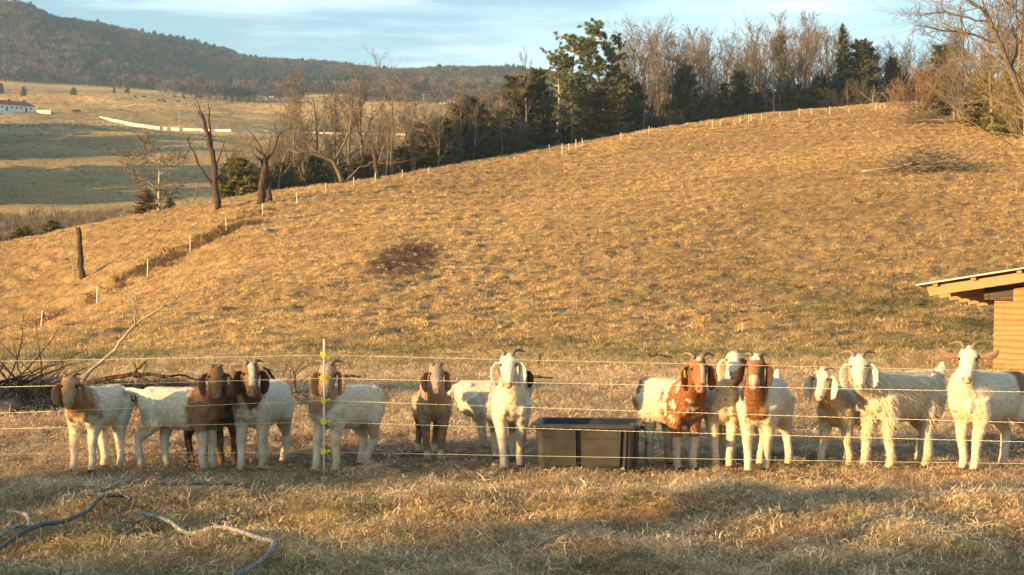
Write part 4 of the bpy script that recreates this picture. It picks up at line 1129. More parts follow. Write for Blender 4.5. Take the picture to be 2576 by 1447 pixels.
def pine(seed, h=16, colr=(.17, .19, .065)):
    key = ('pine', seed); r = np.random.default_rng(seed); T = MB()
    bend = [(0,0,-.3), (.15,.1,h*.3), (-.2,.1,h*.6), (.1,-.1,h*.85), (.2,0,h*.98)]
    T.tube(bend, [.22,.19,.15,.08,.03], n=7, cap=False); V = []; cl = []
    for b in range(38):
        t = .30 + .68*(b + r.random())/38; az = r.random()*6.283
        L_ = h*.24*(1.15 - .75*t)*(.5 + .8*r.random()); u = np.array([math.cos(az), math.sin(az), 0])
        z0 = t*h; x0 = np.interp(t*h, [q[2] for q in bend], [q[0] for q in bend])
        up = .25 + .35*r.random(); p1 = np.array([x0,0,z0]); p2 = p1 + u*L_*.55 + [0,0,L_*.15]; p3 = p1 + u*L_ + [0,0,L_*up]
        T.tube([tuple(p1), tuple(p2), tuple(p3)], [.055,.04,.015], n=4, cap=False)
        for k in range(8):
            q = .3 + .7*r.random(); c = p1 + (p3-p1)*q + r.normal(size=3)*[.35,.35,.25]
            rad = .28 + .25*r.random(); tone = .65 + .6*r.random()
            for e in range(46):
                d = r.normal(size=3) + [0,0,.5]; d /= np.linalg.norm(d); sd = np.cross(d, r.normal(size=3)); sd /= np.linalg.norm(sd)
                V += [c - sd*.045, c + sd*.045, c + d*rad]; cl += [tone*(.7+.5*r.random())]*3
    me = np_mesh('pine_crown', np.array(V), np.arange(len(V)).reshape(-1, 3), 3); vcol(me, np.array(cl)[:, None]*np.asarray(colr)[None])
    protos[key] = (T.mesh('pine_trunk', True), me, h); return key

for i, (k_, p_) in enumerate((('tall', TALL), ('tall', TALL), ('fork', FORK), ('fork', FORK), ('slim', SLIM), ('slim', SLIM), ('oak', OAK), ('locust', LOCUST), ('locust', LOCUST))):
    bare(k_, 40 + i, p_)
FAROAK = dict(OAK); FAROAK.update(rmin=.026, kids=[12,8,7,6], wob=[.03, .14, .18, .2, .2]); bare('faroak', 52, FAROAK, 12, .25); bare('shrub', 60, SHRUB, 5, .035); bare('shrub', 61, SHRUB, 5, .03)
GR = (.20, .175, .055); GD = (.115, .115, .045); GY = (.29, .215, .068)
evergreen('cedar', 70, 9, 2.6, 150, GR); evergreen('cedar', 71, 9, 3.2, 150, GD, 1.8); evergreen('cedar', 72, 8, 2.4, 130, GY, 1.5)
evergreen('spruce', 73, 12, 2.6, 120, (.085, .095, .055), 1.0, .5, .1); evergreen('bushcedar', 74, 4, 2.2, 110, GR, 2.0)
evergreen('darkcedar', 75, 11, 4.0, 260, GD, 2.2, .3, .02, (.25, .55), 12)
pk1, pk2 = pine(80), pine(81)
print('protos', round(time.time() - T0, 1))
bm2 = (bark, twig_mat)
def beyond(x, ytop, off, key, label, cat='tree', name='bare_tree', mats=bm2, group=None, sx=1.0, base=None):
    if base is not None: pos = hit(*base)
    else: pos = at(x, crestY(x) + off)
    return put(name, key, mats, pos, top_z(ytop, pos.y), label, cat, group, None, sx)
K = {k: [q for q in protos if q[0] == k] for k in ('tall', 'fork', 'slim', 'oak', 'locust', 'shrub', 'cedar', 'spruce', 'bushcedar', 'darkcedar', 'pine')}
rt = random.Random(12)
def beyond2(key, label, cat='tree', name='bare_tree', mats=bm2, base=None, ytop=0, sx=1.0):
    pos = hit(*base); return put(name, key, mats, pos, top_z(ytop, pos.y), label, cat, None, None, sx)
# individually recognisable trees, left to right
beyond(398, 324, 10, ('faroak', 52), 'round-headed bare tree with pale trunk above the small cedars on the left', mats=(bark_pale, twig_mat), sx=1.25)
beyond(366, 478, 2, ('cedar', 72), 'yellow-green cedar at the foot of the pale-trunked tree', 'cedar', 'cedar_tree', (bark, leaf_mat), sx=2.1)
beyond(428, 498, 2, ('cedar', 70), 'low cedar just right of the yellow-green one', 'cedar', 'cedar_tree', (bark, leaf_mat), sx=2.2)
beyond(57, 571, 3, ('bushcedar', 74), 'dark spreading cedar bush on the near crest at the left edge', 'shrub', 'cedar_bush', (bark, leaf_mat), sx=1.7)
beyond(132, 556, 3, ('bushcedar', 74), 'cedar bush on the near crest left of the broken stump', 'shrub', 'cedar_bush', (bark, leaf_mat), sx=1.5)
beyond(180, 566, 3, ('cedar', 70), 'small cedar tip just behind the broken stump', 'cedar', 'cedar_tree', (bark, leaf_mat), sx=1.5)
for x, y0, yb, key, sx, lb in (
    (486, 400, 528, ('locust', 48), .9, 'thin bare tree between the pale-trunked tree and the forked dead snag'),
    (620, 330, 497, ('locust', 47), 1.0, 'bare twisted tree just left of the hollow black stump'),
    (705, 300, 492, ('locust', 48), 1.0, 'bare crooked tree just right of the hollow black stump'),
    (765, 222, 478, ('locust', 47), 1.0, 'tall bare locust with crooked limbs left of the leaning double tree'),
    (826, 262, 470, ('tall', 40), .8, 'bare tree with steep branches left of the great fork-topped tree'),
    (880, 205, 462, ('slim', 44), 1.0, 'bushy bare tree with dense fine twigs left of the great fork-topped tree'),
    (918, 158, 458, ('slim', 45), 1.0, 'slim bare tree touching the great fork-topped tree on its left'),
    (985, 112, 450, ('fork', 42), 1.05, 'tallest bare tree of the left group with its crown split into two heads'),
    (1045, 240, 442, ('tall', 41), .8, 'bare sapling-like tree between the fork-topped tree and the first evergreens'),
    (1112, 172, 432, ('locust', 47), .8, 'dead crooked tree rising above the left evergreens'),
    (1322, 118, 402, ('slim', 44), .8, 'narrow bare tree sticking up against the sky left of the pine'),
    (1262, 210, 408, ('tall', 41), .9, 'bare tree between the two dark evergreen clumps'),
    (1215, 225, 415, ('slim', 45), 1.1, 'reddish bare tree right of the first dark evergreen')):
    p_ = at(x, crestY(x) + 5)
    put('bare_tree', key, bm2, p_, top_z(y0, p_.y), lb, 'tree', None, None, sx)
for x, y0, key, sx, lb, mm in (
    (1178, 250, ('darkcedar', 75), 1.25, 'broad dark evergreen, first large one from the left', leaf_mat),
    (1072, 312, ('cedar', 72), 1.9, 'yellowish cedar left of the first broad dark evergreen', leaf_mat),
    (1110, 300, ('darkcedar', 75), 1.1, 'dark cedar overlapping the first broad evergreen on its left', leaf_mat),
    (1305, 194, ('cedar', 71), 1.6, 'layered dark evergreen left of the pine', leaf_mat),
    (1350, 182, ('darkcedar', 75), .8, 'evergreen with yellow-lit tips just left of the pine', leaf_mat),
    (1290, 290, ('cedar', 72), 1.3, 'lower olive cedar in front of the layered evergreen', leaf_mat),
    (1378, 300, ('cedar', 70), 1.2, 'low cedar under the left side of the pine', leaf_mat),
    (1515, 226, ('cedar', 72), 2.1, 'olive rounded cedar right of the pine trunks', leaf_mat),
    (1472, 262, ('cedar', 70), 1.3, 'smaller cedar between the two pine trunks', leaf_mat),
    (1722, 168, ('cedar', 71), 1.1, 'dark cedar among bare trunks in the middle of the wood', leaf_mat),
    (1700, 262, ('cedar', 72), 1.3, 'low olive cedar in front of the middle of the wood', leaf_mat),
    (1962, 92, ('pine', 81), .7, 'tall narrow evergreen wrapped among bare trees', leaf_mat),
    (2120, 62, ('spruce', 73), .8, 'pointed spruce rising above the wood', leaf_mat),
    (2165, 108, ('darkcedar', 75), 1.0, 'big black-green evergreen at the right end of the wood', leaf_mat),
    (2110, 190, ('cedar', 71), 1.5, 'dark cedar left of the big black-green evergreen', leaf_mat),
    (2050, 200, ('cedar', 70), 1.4, 'brownish cedar under the pointed spruce', leaf_mat),
    (1905, 235, ('cedar', 71), 1.3, 'shadowy cedar low among trunks right of centre in the wood', leaf_mat),
    (1820, 210, ('cedar', 70), 1.1, 'thin cedar behind the fence posts in the middle of the wood', leaf_mat),
    (745, 385, ('cedar', 72), 2.0, 'olive cedar behind the leaning dead wood', leaf_mat),
    (600, 405, ('bushcedar', 74), 1.25, 'spreading cedar bush between snag and hollow stump', leaf_mat),
    (708, 415, ('bushcedar', 74), 1.1, 'cedar bush just right of the hollow stump', leaf_mat),
    (845, 380, ('cedar', 70), 2.0, 'olive cedar left of the great fork-topped tree', leaf_mat),
    (655, 425, ('cedar', 72), 2.0, 'yellow-olive cedar right behind the hollow stump', leaf_mat),
    (795, 400, ('bushcedar', 74), 1.1, 'wide cedar bush left of the leaning dead tree', leaf_mat),
    (925, 395, ('bushcedar', 74), 1.2, 'wide cedar bush just left of the fork-topped tree', leaf_mat),
    (1255, 300, ('cedar', 71), 1.9, 'grey-green cedar between the two dark evergreen clumps', leaf_mat),
    (1600, 215, ('darkcedar', 75), .8, 'dark cedar behind the leftmost bare trees of the wood', leaf_mat),
    (1780, 235, ('cedar', 72), 1.4, 'olive cedar low in the wood, fourth from the pines', leaf_mat),
    (1860, 180, ('cedar', 71), 1.1, 'dark narrow cedar in the middle of the wood', leaf_mat),
    (1985, 205, ('cedar', 70), 1.4, 'olive cedar left of the spruce, low in the wood', leaf_mat),
    (2245, 150, ('darkcedar', 75), .7, 'dark cedar touching the round red-brown bush', leaf_mat),
    (1230, 345, ('cedar', 72), 1.3, 'olive cedar low between the two dark evergreen clumps', leaf_mat),
    (1010, 372, ('cedar', 71), 2.0, 'low dark cedar at the foot of the fork-topped tree', leaf_mat)):
    p_ = at(x, crestY(x) + (9 if key[0] != 'bushcedar' else 5))
    put('pine_tree' if key[0] == 'pine' else 'evergreen_tree', key, (bark, mm), p_, top_z(y0, p_.y), lb, 'tree', None, None, sx)
for x, y0, key, lb in ((1405, 128, pk1, 'shortest green pine at the left of the pines'), (1540, 95, pk2, 'green pine mixed with bare branches right of the tallest pine'), (1440, 88, pk1, 'green pine on the left of the pair against the sky'), (1500, 62, pk2, 'taller green pine on the right of the pair against the sky')):
    p_ = at(x, crestY(x) + 12); put('pine_tree', key, (bark_pale, pine_leaf), p_, top_z(y0, p_.y), lb, 'pine tree', None, None, .95 if x in (1405, 1540) else 1.25)
# the wood behind the hilltop fence: bare trees nothing tells apart
env_x = [1380, 1450, 1560, 1590, 1640, 1690, 1760, 1830, 1900, 1960, 2020, 2090, 2150, 2210, 2260, 2330]
env_y = [210, 200, 85, 60, 22, 20, 60, 55, 40, 20, 12, 30, 60, 50, 90, 70]
kinds = K['tall'] + K['fork'] + K['slim'] + K['locust'][:1]
for i in range(80):
    x = 1530 + 800*(i + rt.random())/80
    back = rt.random() < .55
    off = rt.uniform(5, 20) if not back else rt.uniform(18, 48)
    yt = float(np.interp(x, env_x, env_y)) + abs(rt.gauss(0, 34)) + (0 if not back else 10)
    p_ = at(x, crestY(x) + off)
    ky_ = rt.choice(kinds); put('bare_tree', ky_, bm2, p_, top_z(yt, p_.y), {'tall': 'straight-stemmed', 'fork': 'fork-stemmed', 'slim': 'slender steep-branched', 'locust': 'crooked'}[ky_[0]] + ' bare tree ' + ('deep in the hilltop wood' if back else 'at the front of the hilltop wood near the fence'), 'tree', 'bare trees of the hilltop wood', None, rt.uniform(.75, 1.0))
for i in range(26):     # thin understorey poles
    x = 1230 + 1050*(i + rt.random())/26; p_ = at(x, crestY(x) + rt.uniform(3, 14))
    put('bare_sapling', rt.choice(K['shrub'] + K['slim']), (bark, twig_mat), p_, p_.z + rt.uniform(3.5, 7), 'low bare sapling in the shaded edge of the hilltop wood', 'sapling', 'saplings at the edge of the wood', None, rt.uniform(.7, 1.1))
for i in range(120):     # smaller trees among the left group
    x = 560 + 780*(i + rt.random())/120; p_ = at(x, crestY(x) + rt.uniform(3, 22))
    ky_ = rt.choice(K['locust'] + K['tall'] + K['fork']); put('bare_tree', ky_, bm2, p_, p_.z + rt.uniform(4, 10 + 4*(700 < x < 1350)), {'tall': 'straight-stemmed', 'fork': 'fork-stemmed', 'locust': 'crooked'}[ky_[0]] + ' small bare tree in the crest thicket ' + ('between hollow stump and fork-topped tree' if 660 < x < 985 else 'left of the hollow stump' if x <= 660 else 'right of the fork-topped tree'), 'tree', 'small bare trees of the lower thicket', None, rt.uniform(.8, 1.2))
# right side: red-brown round bush, thicket and overhanging tree
p_ = hit(2312, 300); put('bare_bush', ('shrub', 60), (twig_red, twig_red), p_, top_z(150, p_.y), 'round red-brown bare bush beside the right end of the wood', 'bush', None, None, 1.15)
p_ = at(2196, crestY(2196) - 2)
m = MB()
for a, b in (([(2196,278),(2195,250),(2197,213)], .06), ([(2195,256),(2180,245),(2164,232)], .04), ([(2196,246),(2206,236),(2214,225)], .035), ([(2196,262),(2212,252),(2226,248)], .035)):
    pass
def px_limbs(name, Yd, specs, mat_, label, cat, group=None, seed=0, twigs=0, n=6, tl=.5, parent=True, depth=.0):
    """a tree or branch built from measured limbs at one distance, given real depth by jitter"""
    r = random.Random(seed); b0 = specs[0][0][0]; basep = P(b0[0], b0[1], Yd)
    o = empty(name, basep, label, cat, group); wood_ = MB(); tw = MB()
    for pts, r0, r1 in specs:
        dz = r.uniform(-1, 1)*depth; q = []
        for i, (x, y) in enumerate(pts):
            t = i/max(1, len(pts)-1); q.append(P(x, y, Yd + dz*t) - basep)
        # subdivide with a little crookedness
        qq = [q[0]]
        for a, b in zip(q[:-1], q[1:]):
            L_ = (b-a).length
            for k in (1, 2, 3):
                w_ = a.lerp(b, k/3)
                if k < 3: w_ = w_ + Vector((r.gauss(0,1), r.gauss(0,1), r.gauss(0,1)))*L_*.035
                qq.append(w_)
        rad = [(r0 + (r1-r0)*i/(len(qq)-1))*r.uniform(.9, 1.12) for i in range(len(qq))]
        wood_.tube(qq, rad, n=n)
        for k in range(twigs):
            i = r.randrange(len(qq)//3, len(qq)); a = qq[i]
            d = (qq[i] - qq[max(i-1, 0)]).normalized() + Vector((r.gauss(0,.7), r.gauss(0,.7), r.gauss(0,.7)+.2)); L_ = tl*r.uniform(.4, 1.2)
            mid = a + d*L_*.5; tw.tube([a, mid, mid + (d + Vector((r.gauss(0,.4), r.gauss(0,.4), .3)))*L_*.5], [max(rad[i]*.4, r1*.4), r1*.4, r1*.15], n=3, cap=False)
    wood_.build('trunk' if parent else 'limb', mat_, o, True)
    if twigs: tw.build('twigs', mat_, o)
    return o
px_limbs('sapling', p_.y, [([(2196,280),(2195,250),(2197,213)], .07, .02), ([(2195,256),(2180,245),(2164,232)], .04, .015), ([(2196,246),(2206,236),(2214,225)], .035, .012), ([(2196,262),(2212,252),(2226,248)], .035, .012)], bark_pale, 'pale leafless sapling in front of the big black-green evergreen', 'sapling', seed=3, twigs=2, tl=.8)
for i, (x, yb, yt, key, sx, mats, lb) in enumerate((
    (2400, 300, 60, ('tall', 41), 1.1, bm2, 'bare tree left of the tangled thicket at the upper right'),
    (2455, 320, -60, ('oak', 46), 1.0, bm2, 'wide bare tree in the tangled thicket at the upper right'),
    (2570, 345, -120, ('oak', 46), 1.0, bm2, 'largest bare tree at the right edge whose limbs reach over the bush'),
    (2520, 330, -40, ('fork', 43), 1.0, bm2, 'bare tree right of centre in the upper right thicket'),
    (2610, 350, -30, ('slim', 45), 1.2, bm2, 'bare tree cut by the right edge of the photo'),
    (2430, 318, 130, ('shrub', 61), 1.0, (twig_mat, twig_mat), 'brown bush under the upper right trees'),
    (2500, 338, 100, ('tall', 40), 1.6, (twig_gold, twig_gold), 'golden-green twiggy bush under the upper right trees'),
    (2575, 372, 70, ('tall', 41), 1.7, (twig_gold, twig_gold), 'largest golden twiggy bush at the right edge'),
    (2590, 385, 230, ('shrub', 60), 1.2, (twig_red, twig_red), 'low reddish bush at the right edge below the golden one'),
    (2540, 335, -10, ('tall', 40), 1.3, (bark, twig_red), 'reddish bare tree high in the upper right thicket'),
    (2490, 325, 20, ('slim', 44), 1.4, (bark, twig_red), 'dense reddish bare tree in the middle of the upper right thicket'),
    (2425, 310, 70, ('slim', 45), 1.3, (bark, twig_gold), 'olive-brown bare tree at the left side of the upper right thicket'),
    (2585, 360, 150, ('shrub', 60), 1.0, (twig_gold, twig_gold), 'small golden bush at the very right edge'),
    (2470, 330, 200, ('cedar', 72), 1.6, (bark, leaf_mat), 'olive cedar half hidden in the upper right thicket'),
    (2545, 345, 180, ('cedar', 70), 1.6, (bark, leaf_mat), 'green cedar behind the golden twiggy bush'),
    (2372, 296, 115, ('cedar', 71), 1.3, (bark, leaf_mat), 'dark evergreen between the round bush and the thicket'),
    (2345, 292, 100, ('slim', 44), 1.1, bm2, 'bare tree behind the right side of the round bush'),
    (2415, 305, 20, ('tall', 40), 1.2, (bark, twig_mat), 'second bare tree left of the tangled thicket, taller and darker'),
    (2560, 340, 20, ('slim', 45), 1.5, (bark, twig_red), 'brown dense tree near the right edge of the thicket'),
    (2510, 330, 60, ('tall', 41), 1.5, (bark, twig_mat), 'broad bare tree low in the middle of the thicket'),
    (2450, 315, 110, ('tall', 40), 1.5, (bark, twig_mat), 'broad bare tree low at the left of the thicket'),
    (2385, 298, 130, ('slim', 44), 1.4, (bark, twig_mat), 'small dense tree just right of the round red-brown bush'),
    (2588, 350, 200, ('darkcedar', 75), .9, (bark, leaf_mat), 'olive evergreen at the right edge inside the thicket'),
    (2500, 335, 215, ('darkcedar', 75), .8, (bark, leaf_mat), 'low olive evergreen in the middle of the thicket'))):
    p_ = hit(min(x, 2590), yb) if x < 2590 else at(x, 180)
    put('bare_tree' if key[0] in ('tall','oak','fork','slim') else ('cedar_tree' if key[0] == 'cedar' else 'bare_bush'), key, mats, p_, top_z(yt, p_.y), lb, 'tree' if key[0] != 'shrub' else 'bush', None, None, sx)
# golden overhanging shoots at the right, near the camera side of the hill
px_limbs('arching_shoots', 62, [([(2620,420),(2576,380),(2500,345),(2430,300),(2370,240),(2330,205)], .05, .008), ([(2440,310),(2400,318),(2350,300),(2300,305)], .022, .006), ([(2500,345),(2460,352),(2415,345)], .02, .006),
    ([(2640,330),(2576,300),(2520,262),(2470,215),(2440,170)], .035, .006), ([(2620,400),(2560,330),(2555,250),(2520,180)], .03, .006), ([(2620,360),(2560,340),(2500,335),(2450,330)], .025, .006),
    ([(2470,400),(2468,365),(2440,330),(2405,290)], .02, .005), ([(2600,300),(2540,240),(2490,140),(2460,110)], .03, .006)], twig_gold, 'golden arching bare shoots hanging in from the right edge', 'branches', seed=9, twigs=9, tl=.9, depth=3.0, parent=False, n=5)
px_limbs('bare_tree', 118, [([(2640,360),(2585,270),(2548,190),(2515,110),(2490,50),(2455,15),(2410,-15)], .34, .08), ([(2548,190),(2560,110),(2555,30),(2560,-30)], .14, .04), ([(2520,120),(2470,95),(2410,80),(2350,72),(2305,64),(2288,88)], .11, .02), ([(2495,60),(2440,45),(2380,30),(2320,38),(2300,60)], .09, .02), ([(2532,150),(2480,140),(2430,150),(2390,140)], .07, .02), ([(2600,300),(2545,270),(2490,250),(2450,255)], .09, .02), ([(2585,260),(2590,170),(2580,90),(2600,20)], .12, .03), ([(2460,20),(2420,30),(2370,10),(2330,-5)], .05, .02)], bark, 'big dark-limbed bare tree overhanging from the upper right corner', 'tree', seed=14, twigs=34, tl=2.6, depth=3.0, n=7)
# ---- dead wood on the crest
p_ = hit(547, 528)
px_limbs('dead_tree', p_.y, [([(548,530),(541,465),(537,405),(524,345),(514,305),(506,284)], .27, .11), ([(539,430),(533,370),(529,320),(524,262)], .12, .04),
    ([(537,468),(515,440),(497,412),(488,382),(470,352),(478,338)], .12, .03), ([(488,385),(478,372),(462,362)], .04, .015), ([(541,450),(556,440),(572,395),(560,350)], .06, .02), ([(515,310),(505,290),(500,283)], .09, .05), ([(572,430),(590,415),(620,395)], .05, .02), ([(541,455),(575,430)], .07, .04)], bark_dark,
    'tall dark dead snag with a forked broken top on the hill crest', 'dead tree', seed=4, twigs=4, tl=1.2, n=9, depth=1.5)
p_ = hit(207, 702)
px_limbs('broken_stump', p_.y, [([(209,706),(206,684),(203,650),(200,615),(196,573)], .26, .155), ([(198,600),(194,585),(192,572)], .10, .05), ([(207,700),(202,706)], .2, .1)], bark_dark, 'tall broken grey stump standing alone on the left slope', 'stump', seed=5, n=10)
p_ = hit(187, 704)
px_limbs('sapling', p_.y, [([(188,706),(183,665),(176,630),(158,603)], .035, .010), ([(184,700),(185,660),(184,625),(190,600)], .025, .008), ([(183,665),(170,640),(150,625)], .02, .006)], bark_pale, 'thin leafless stems just left of the lone broken stump', 'sapling', seed=6, twigs=4, tl=1.0)
p_ = hit(662, 512)
px_limbs('hollow_stump', p_.y, [([(655,514),(658,475),(664,440),(668,408),(663,392)], .36, .20), ([(678,505),(676,470),(678,452)], .28, .16), ([(662,420),(656,405),(650,396)], .14, .06), ([(668,410),(690,375),(700,340),(740,310)], .10, .03), ([(664,398),(655,370),(640,345),(620,325)], .08, .02), ([(668,408),(676,385),(684,340)], .07, .02)], bark_dark,
    'thick black hollow stump with twisted limbs on the hill crest', 'stump', seed=7, twigs=5, tl=1.3, n=10, depth=1.2)
p_ = hit(860, 462)
px_limbs('leaning_dead_tree', p_.y, [([(862,462),(850,430),(838,405),(800,392),(775,382),(742,385)], .26, .07), ([(838,410),(860,370),(880,330),(885,280),(905,240)], .16, .03), ([(850,430),(880,390),(912,372),(945,340)], .12, .03), ([(870,455),(905,420),(950,408),(1000,415)], .12, .04), ([(800,392),(815,350),(808,300)], .08, .02)], bark,
    'leaning double-trunked dead tree with sprawling limbs', 'dead tree', seed=8, twigs=10, tl=2.0, n=7, depth=3)
p_ = hit(938, 455)
px_limbs('dead_stump', p_.y, [([(950,455),(945,420),(942,390),(938,370)], .24, .16)], bark_dark, 'short dark broken trunk below the fork-topped tree', 'stump', seed=10, n=8)

# ---- brush piles
def brush(cx, cy, wpx, hpx, n, mat_, label, seed, lenm=1.6):
    r = random.Random(seed); g = hit(cx, cy); o = empty('brush_pile', g, label, 'brush pile')
    k = g.y/F; W = wpx*k/2; Hh = hpx*k
    for part in range(14):
        m = MB()
        for i in range(n//14):
            x = r.gauss(0, .5)*W; y = r.gauss(0, .45)*W*.6; z = abs(r.gauss(0, .55))*Hh*max(.1, 1 - (x/W)**2*.6)
            a = r.gauss(0, .6) + (math.pi if r.random() < .5 else 0); e = r.gauss(.12, .35); L_ = lenm*r.uniform(.3, 1)
            d = Vector((math.cos(a)*math.cos(e), math.sin(a)*math.cos(e), math.sin(e)))
            gz = hz(g.x + x, g.y + y) - g.z
            p0 = Vector((x, y, gz + z)); p1 = p0 + d*L_*.5 + Vector((0, 0, r.gauss(0, .06))); p2 = p1 + (d + Vector((r.gauss(0,.25), r.gauss(0,.25), r.gauss(0,.2))))*L_*.5
            q = .03*r.uniform(.3, 1.1)**2 + .008
            m.tube([p0, p1, p2], [q, q*.7, q*.3], n=4, cap=False)
        m.build('branch', mat_, o)
    return o
brush(2330, 430, 215, 46, 640, bark, 'low wide brush pile alone on the open slope at the right', 31, 2.2)
brush(2320, 312, 110, 32, 350, bark, 'brush pile of cut limbs under the round red-brown bush', 32, 3.0)
g = hit(2335, 428)
px_limbs('fallen_pole', g.y - 1, [([(2168,432),(2230,424),(2290,412),(2330,405)], .07, .04)], bark_pale, 'long pale pole poking out left of the lone brush pile', 'branch', seed=12, parent=False)

# ---- fallen limbs and twigs beside the leftmost goats
Yb = 17.5
px_limbs('fallen_limb', Yb, [([(205,966),(250,957),(300,948),(340,941),(400,945),(450,957),(500,968),(545,985)], .034, .016), ([(335,942),(352,925),(368,908)], .018, .009), ([(415,948),(450,943),(500,955),(560,962)], .016, .006), ([(335,945),(380,962),(430,975),(490,985)], .018, .008), ([(360,945),(368,920),(370,905)], .007, .003)], bark_dark,
    'dark fallen limb lying level behind the two leftmost goats', 'branch', seed=21, twigs=2, tl=.3, parent=False, depth=.3)
px_limbs('upright_branch', Yb, [([(206,962),(225,935),(260,905),(290,882),(300,860),(335,822),(365,800),(415,768),(447,750)], .026, .009), ([(338,822),(341,790),(338,760)], .012, .007), ([(338,762),(322,740),(320,705),(345,685)], .007, .0035), ([(338,762),(345,735),(365,715)], .006, .003), ([(446,750),(455,720),(470,695),(488,682)], .008, .0035), ([(446,750),(480,735),(520,722)], .007, .003), ([(410,770),(435,772),(460,768)], .005, .0025)], bark_pale,
    'pale branch rising diagonally from the fallen limb on the left', 'branch', seed=22, twigs=0, parent=False, depth=.3)
r = random.Random(77)
for i, (bx, by, n_, lb) in enumerate(((25, 965, 15, 'spray of thin bare twigs at the left edge beside the dirt mound'), (95, 968, 10, 'spray of thin bare twigs between left edge and the leftmost goat'))):
    sp = []
    for k in range(n_):
        x = bx + r.uniform(-40, 40); a = r.uniform(.2, 1.25) if r.random() < .72 else r.uniform(1.5, 2.6); L_ = r.uniform(60, 210); cur = r.uniform(-.3, .5)
        pts = [(x, by + r.uniform(-5, 15))]
        for q in range(4):
            aa = a + cur*q/3; pts.append((pts[-1][0] + math.cos(aa)*L_/4, pts[-1][1] - math.sin(aa)*L_/4))
        sp.append((pts, .011, .0035))
    px_limbs('bare_twigs', Yb + i*.4, sp, bark_dark if i == 0 else bark, lb, 'twigs', seed=40 + i, twigs=3, tl=.35, parent=False, depth=.7, n=4)
px_limbs('black_branches', 16.5, [([(662,925),(690,955),(735,990)], .018, .014), ([(738,935),(741,965),(745,988)], .014, .012), ([(700,975),(740,960),(790,945)], .006, .003), ([(690,980),(730,950),(765,912)], .006, .003), ([(690,975),(720,930),(730,900)], .005, .002), ([(665,930),(700,935),(735,930)], .005, .002), ([(700,985),(780,985),(830,990)], .008, .004), ([(720,960),(765,925),(800,905)], .005, .002)], bark_dark,
    'black branches and twigs propped up left of the fence post', 'branches', seed=23, twigs=3, tl=.25, parent=False, depth=.5)
for (pts, lb) in (([(862,947),(885,945),(908,948)], 'short black stick on the ground right of the fence post goat'), ([(1358,890),(1357,905),(1355,918)], 'little dark twig standing right of the tall white goat'), ([(1630,890),(1640,897),(1650,893),(1690,898)], 'dark forked twig on the ground left of the patched goat'),
                  ([(1455,922),(1465,936),(1470,942)], 'small pale root sticking up behind the tub'), ([(1340,947),(1375,950),(1392,950)], 'reddish lump of wood behind the tub')):
    px_limbs('stick', 21 if 'post' not in lb else 17, [(pts, .022, .010)], bark_dark if 'pale' not in lb else bark_pale, lb, 'stick', seed=24, twigs=2, tl=.15, parent=False)
# dirt mound with a rock behind the leftmost goats
rock_mat = noisy('rock', (0.09, 0.065, 0.05), (0.20, 0.15, 0.11), scale=6, rough=.9, bump=.6)
soil_mat = noisy('dark_soil', (0.03, 0.02, 0.014), (0.085, 0.055, 0.035), scale=9, rough=.95, bump=1.0, bdist=.05)
def lumpy(name, c, rx, ry, rz, mat_, label, cat, seed, nseg=26, amp=.22):
    m = MB(); m.ball((0, 0, 0), 1, nseg, nseg//2); rr_ = np.random.default_rng(seed); vs = []
    for v in m.v:
        v = Vector(v); k = 1 + amp*(float(fbm(v.x*1.7 + 5 + seed, v.y*1.7 + v.z*1.3 + 5, 3, seed)) - .5)*2
        vs.append((v.x*rx*k, v.y*ry*k, v.z*rz*k))
    m.v = vs; o = m.build(name, mat_, None, True); o.location = c; return tag(o, label, cat)
g = at(22, 17.3); lumpy('rock', (g.x - .02, g.y, g.z + .10), .15, .13, .11, rock_mat, 'pale rock resting on the dark dirt mound', 'rock', 8, 14, .35)
print('trees', round(time.time() - T0, 1))
# ---------------------------------------------------------------- hillside fence posts
post_w = noisy('white_post', (0.56, 0.52, 0.45), (0.74, 0.70, 0.62), scale=4, rough=.6)
wire_g = noisy('grey_wire', (0.18, 0.16, 0.14), (0.30, 0.27, 0.22), scale=3, rough=.6)
fp = [(103,826,44),(244,765,44),(371,697,45),(479,637,44),(570,588,39),(661,543,31),(747,513,28),(820,489,27),(889,471,25),(945,456,22),(1012,445,18),(1078,437,14),(1382,379,13),(1415,389,28),(1431,380,18),(1449,376,25),(1467,368,18),(1562,355,22),(1632,343,23)]
fp += [(1792,321,19),(1812,318,15),(1863,310,17),(1883,310,20),(1890,306,16),(1916,306,17),(1963,297,12),(2011,296,20),(2042,288,12),(2087,288,20),(2136,283,12),(2204,278,18),(2214,276,14),(2226,275,12)]
ff = empty('hill_fence', hit(371, 697), 'line of white fence posts climbing the slope and following the wood edge', 'fence')
b0 = ff.location.copy(); rf = random.Random(2); tops = []
for x, y, h in fp:
    g = hit(x, y)
    if abs(g.y - crestY(x)) < 12 or g.y > crestY(x): g = at(x, crestY(x) - 3)
    hh = h*g.y/F; m = MB(); le = rf.gauss(0, .04)
    m.tube([g - b0 - Vector((0, 0, .1)), g - b0 + Vector((le*hh, rf.gauss(0, .02), hh))], [.034 if x > 1400 else .034]*2, n=6); m.build('post', post_w, ff)
    tops.append((g - b0, hh))
for fr in (.35, .75):
    m = MB()
    for (a, ha), (b, hb) in zip(tops[11:-1], tops[12:]):
        if (a - b).length < 40: m.tube([a + Vector((0, .3, ha*fr)), b + Vector((0, .3, hb*fr))], .012, n=3)
    m.build('wire', wire_g, ff)
for i in range(9):    # dark wooden posts of the older fence right at the wood
    pass

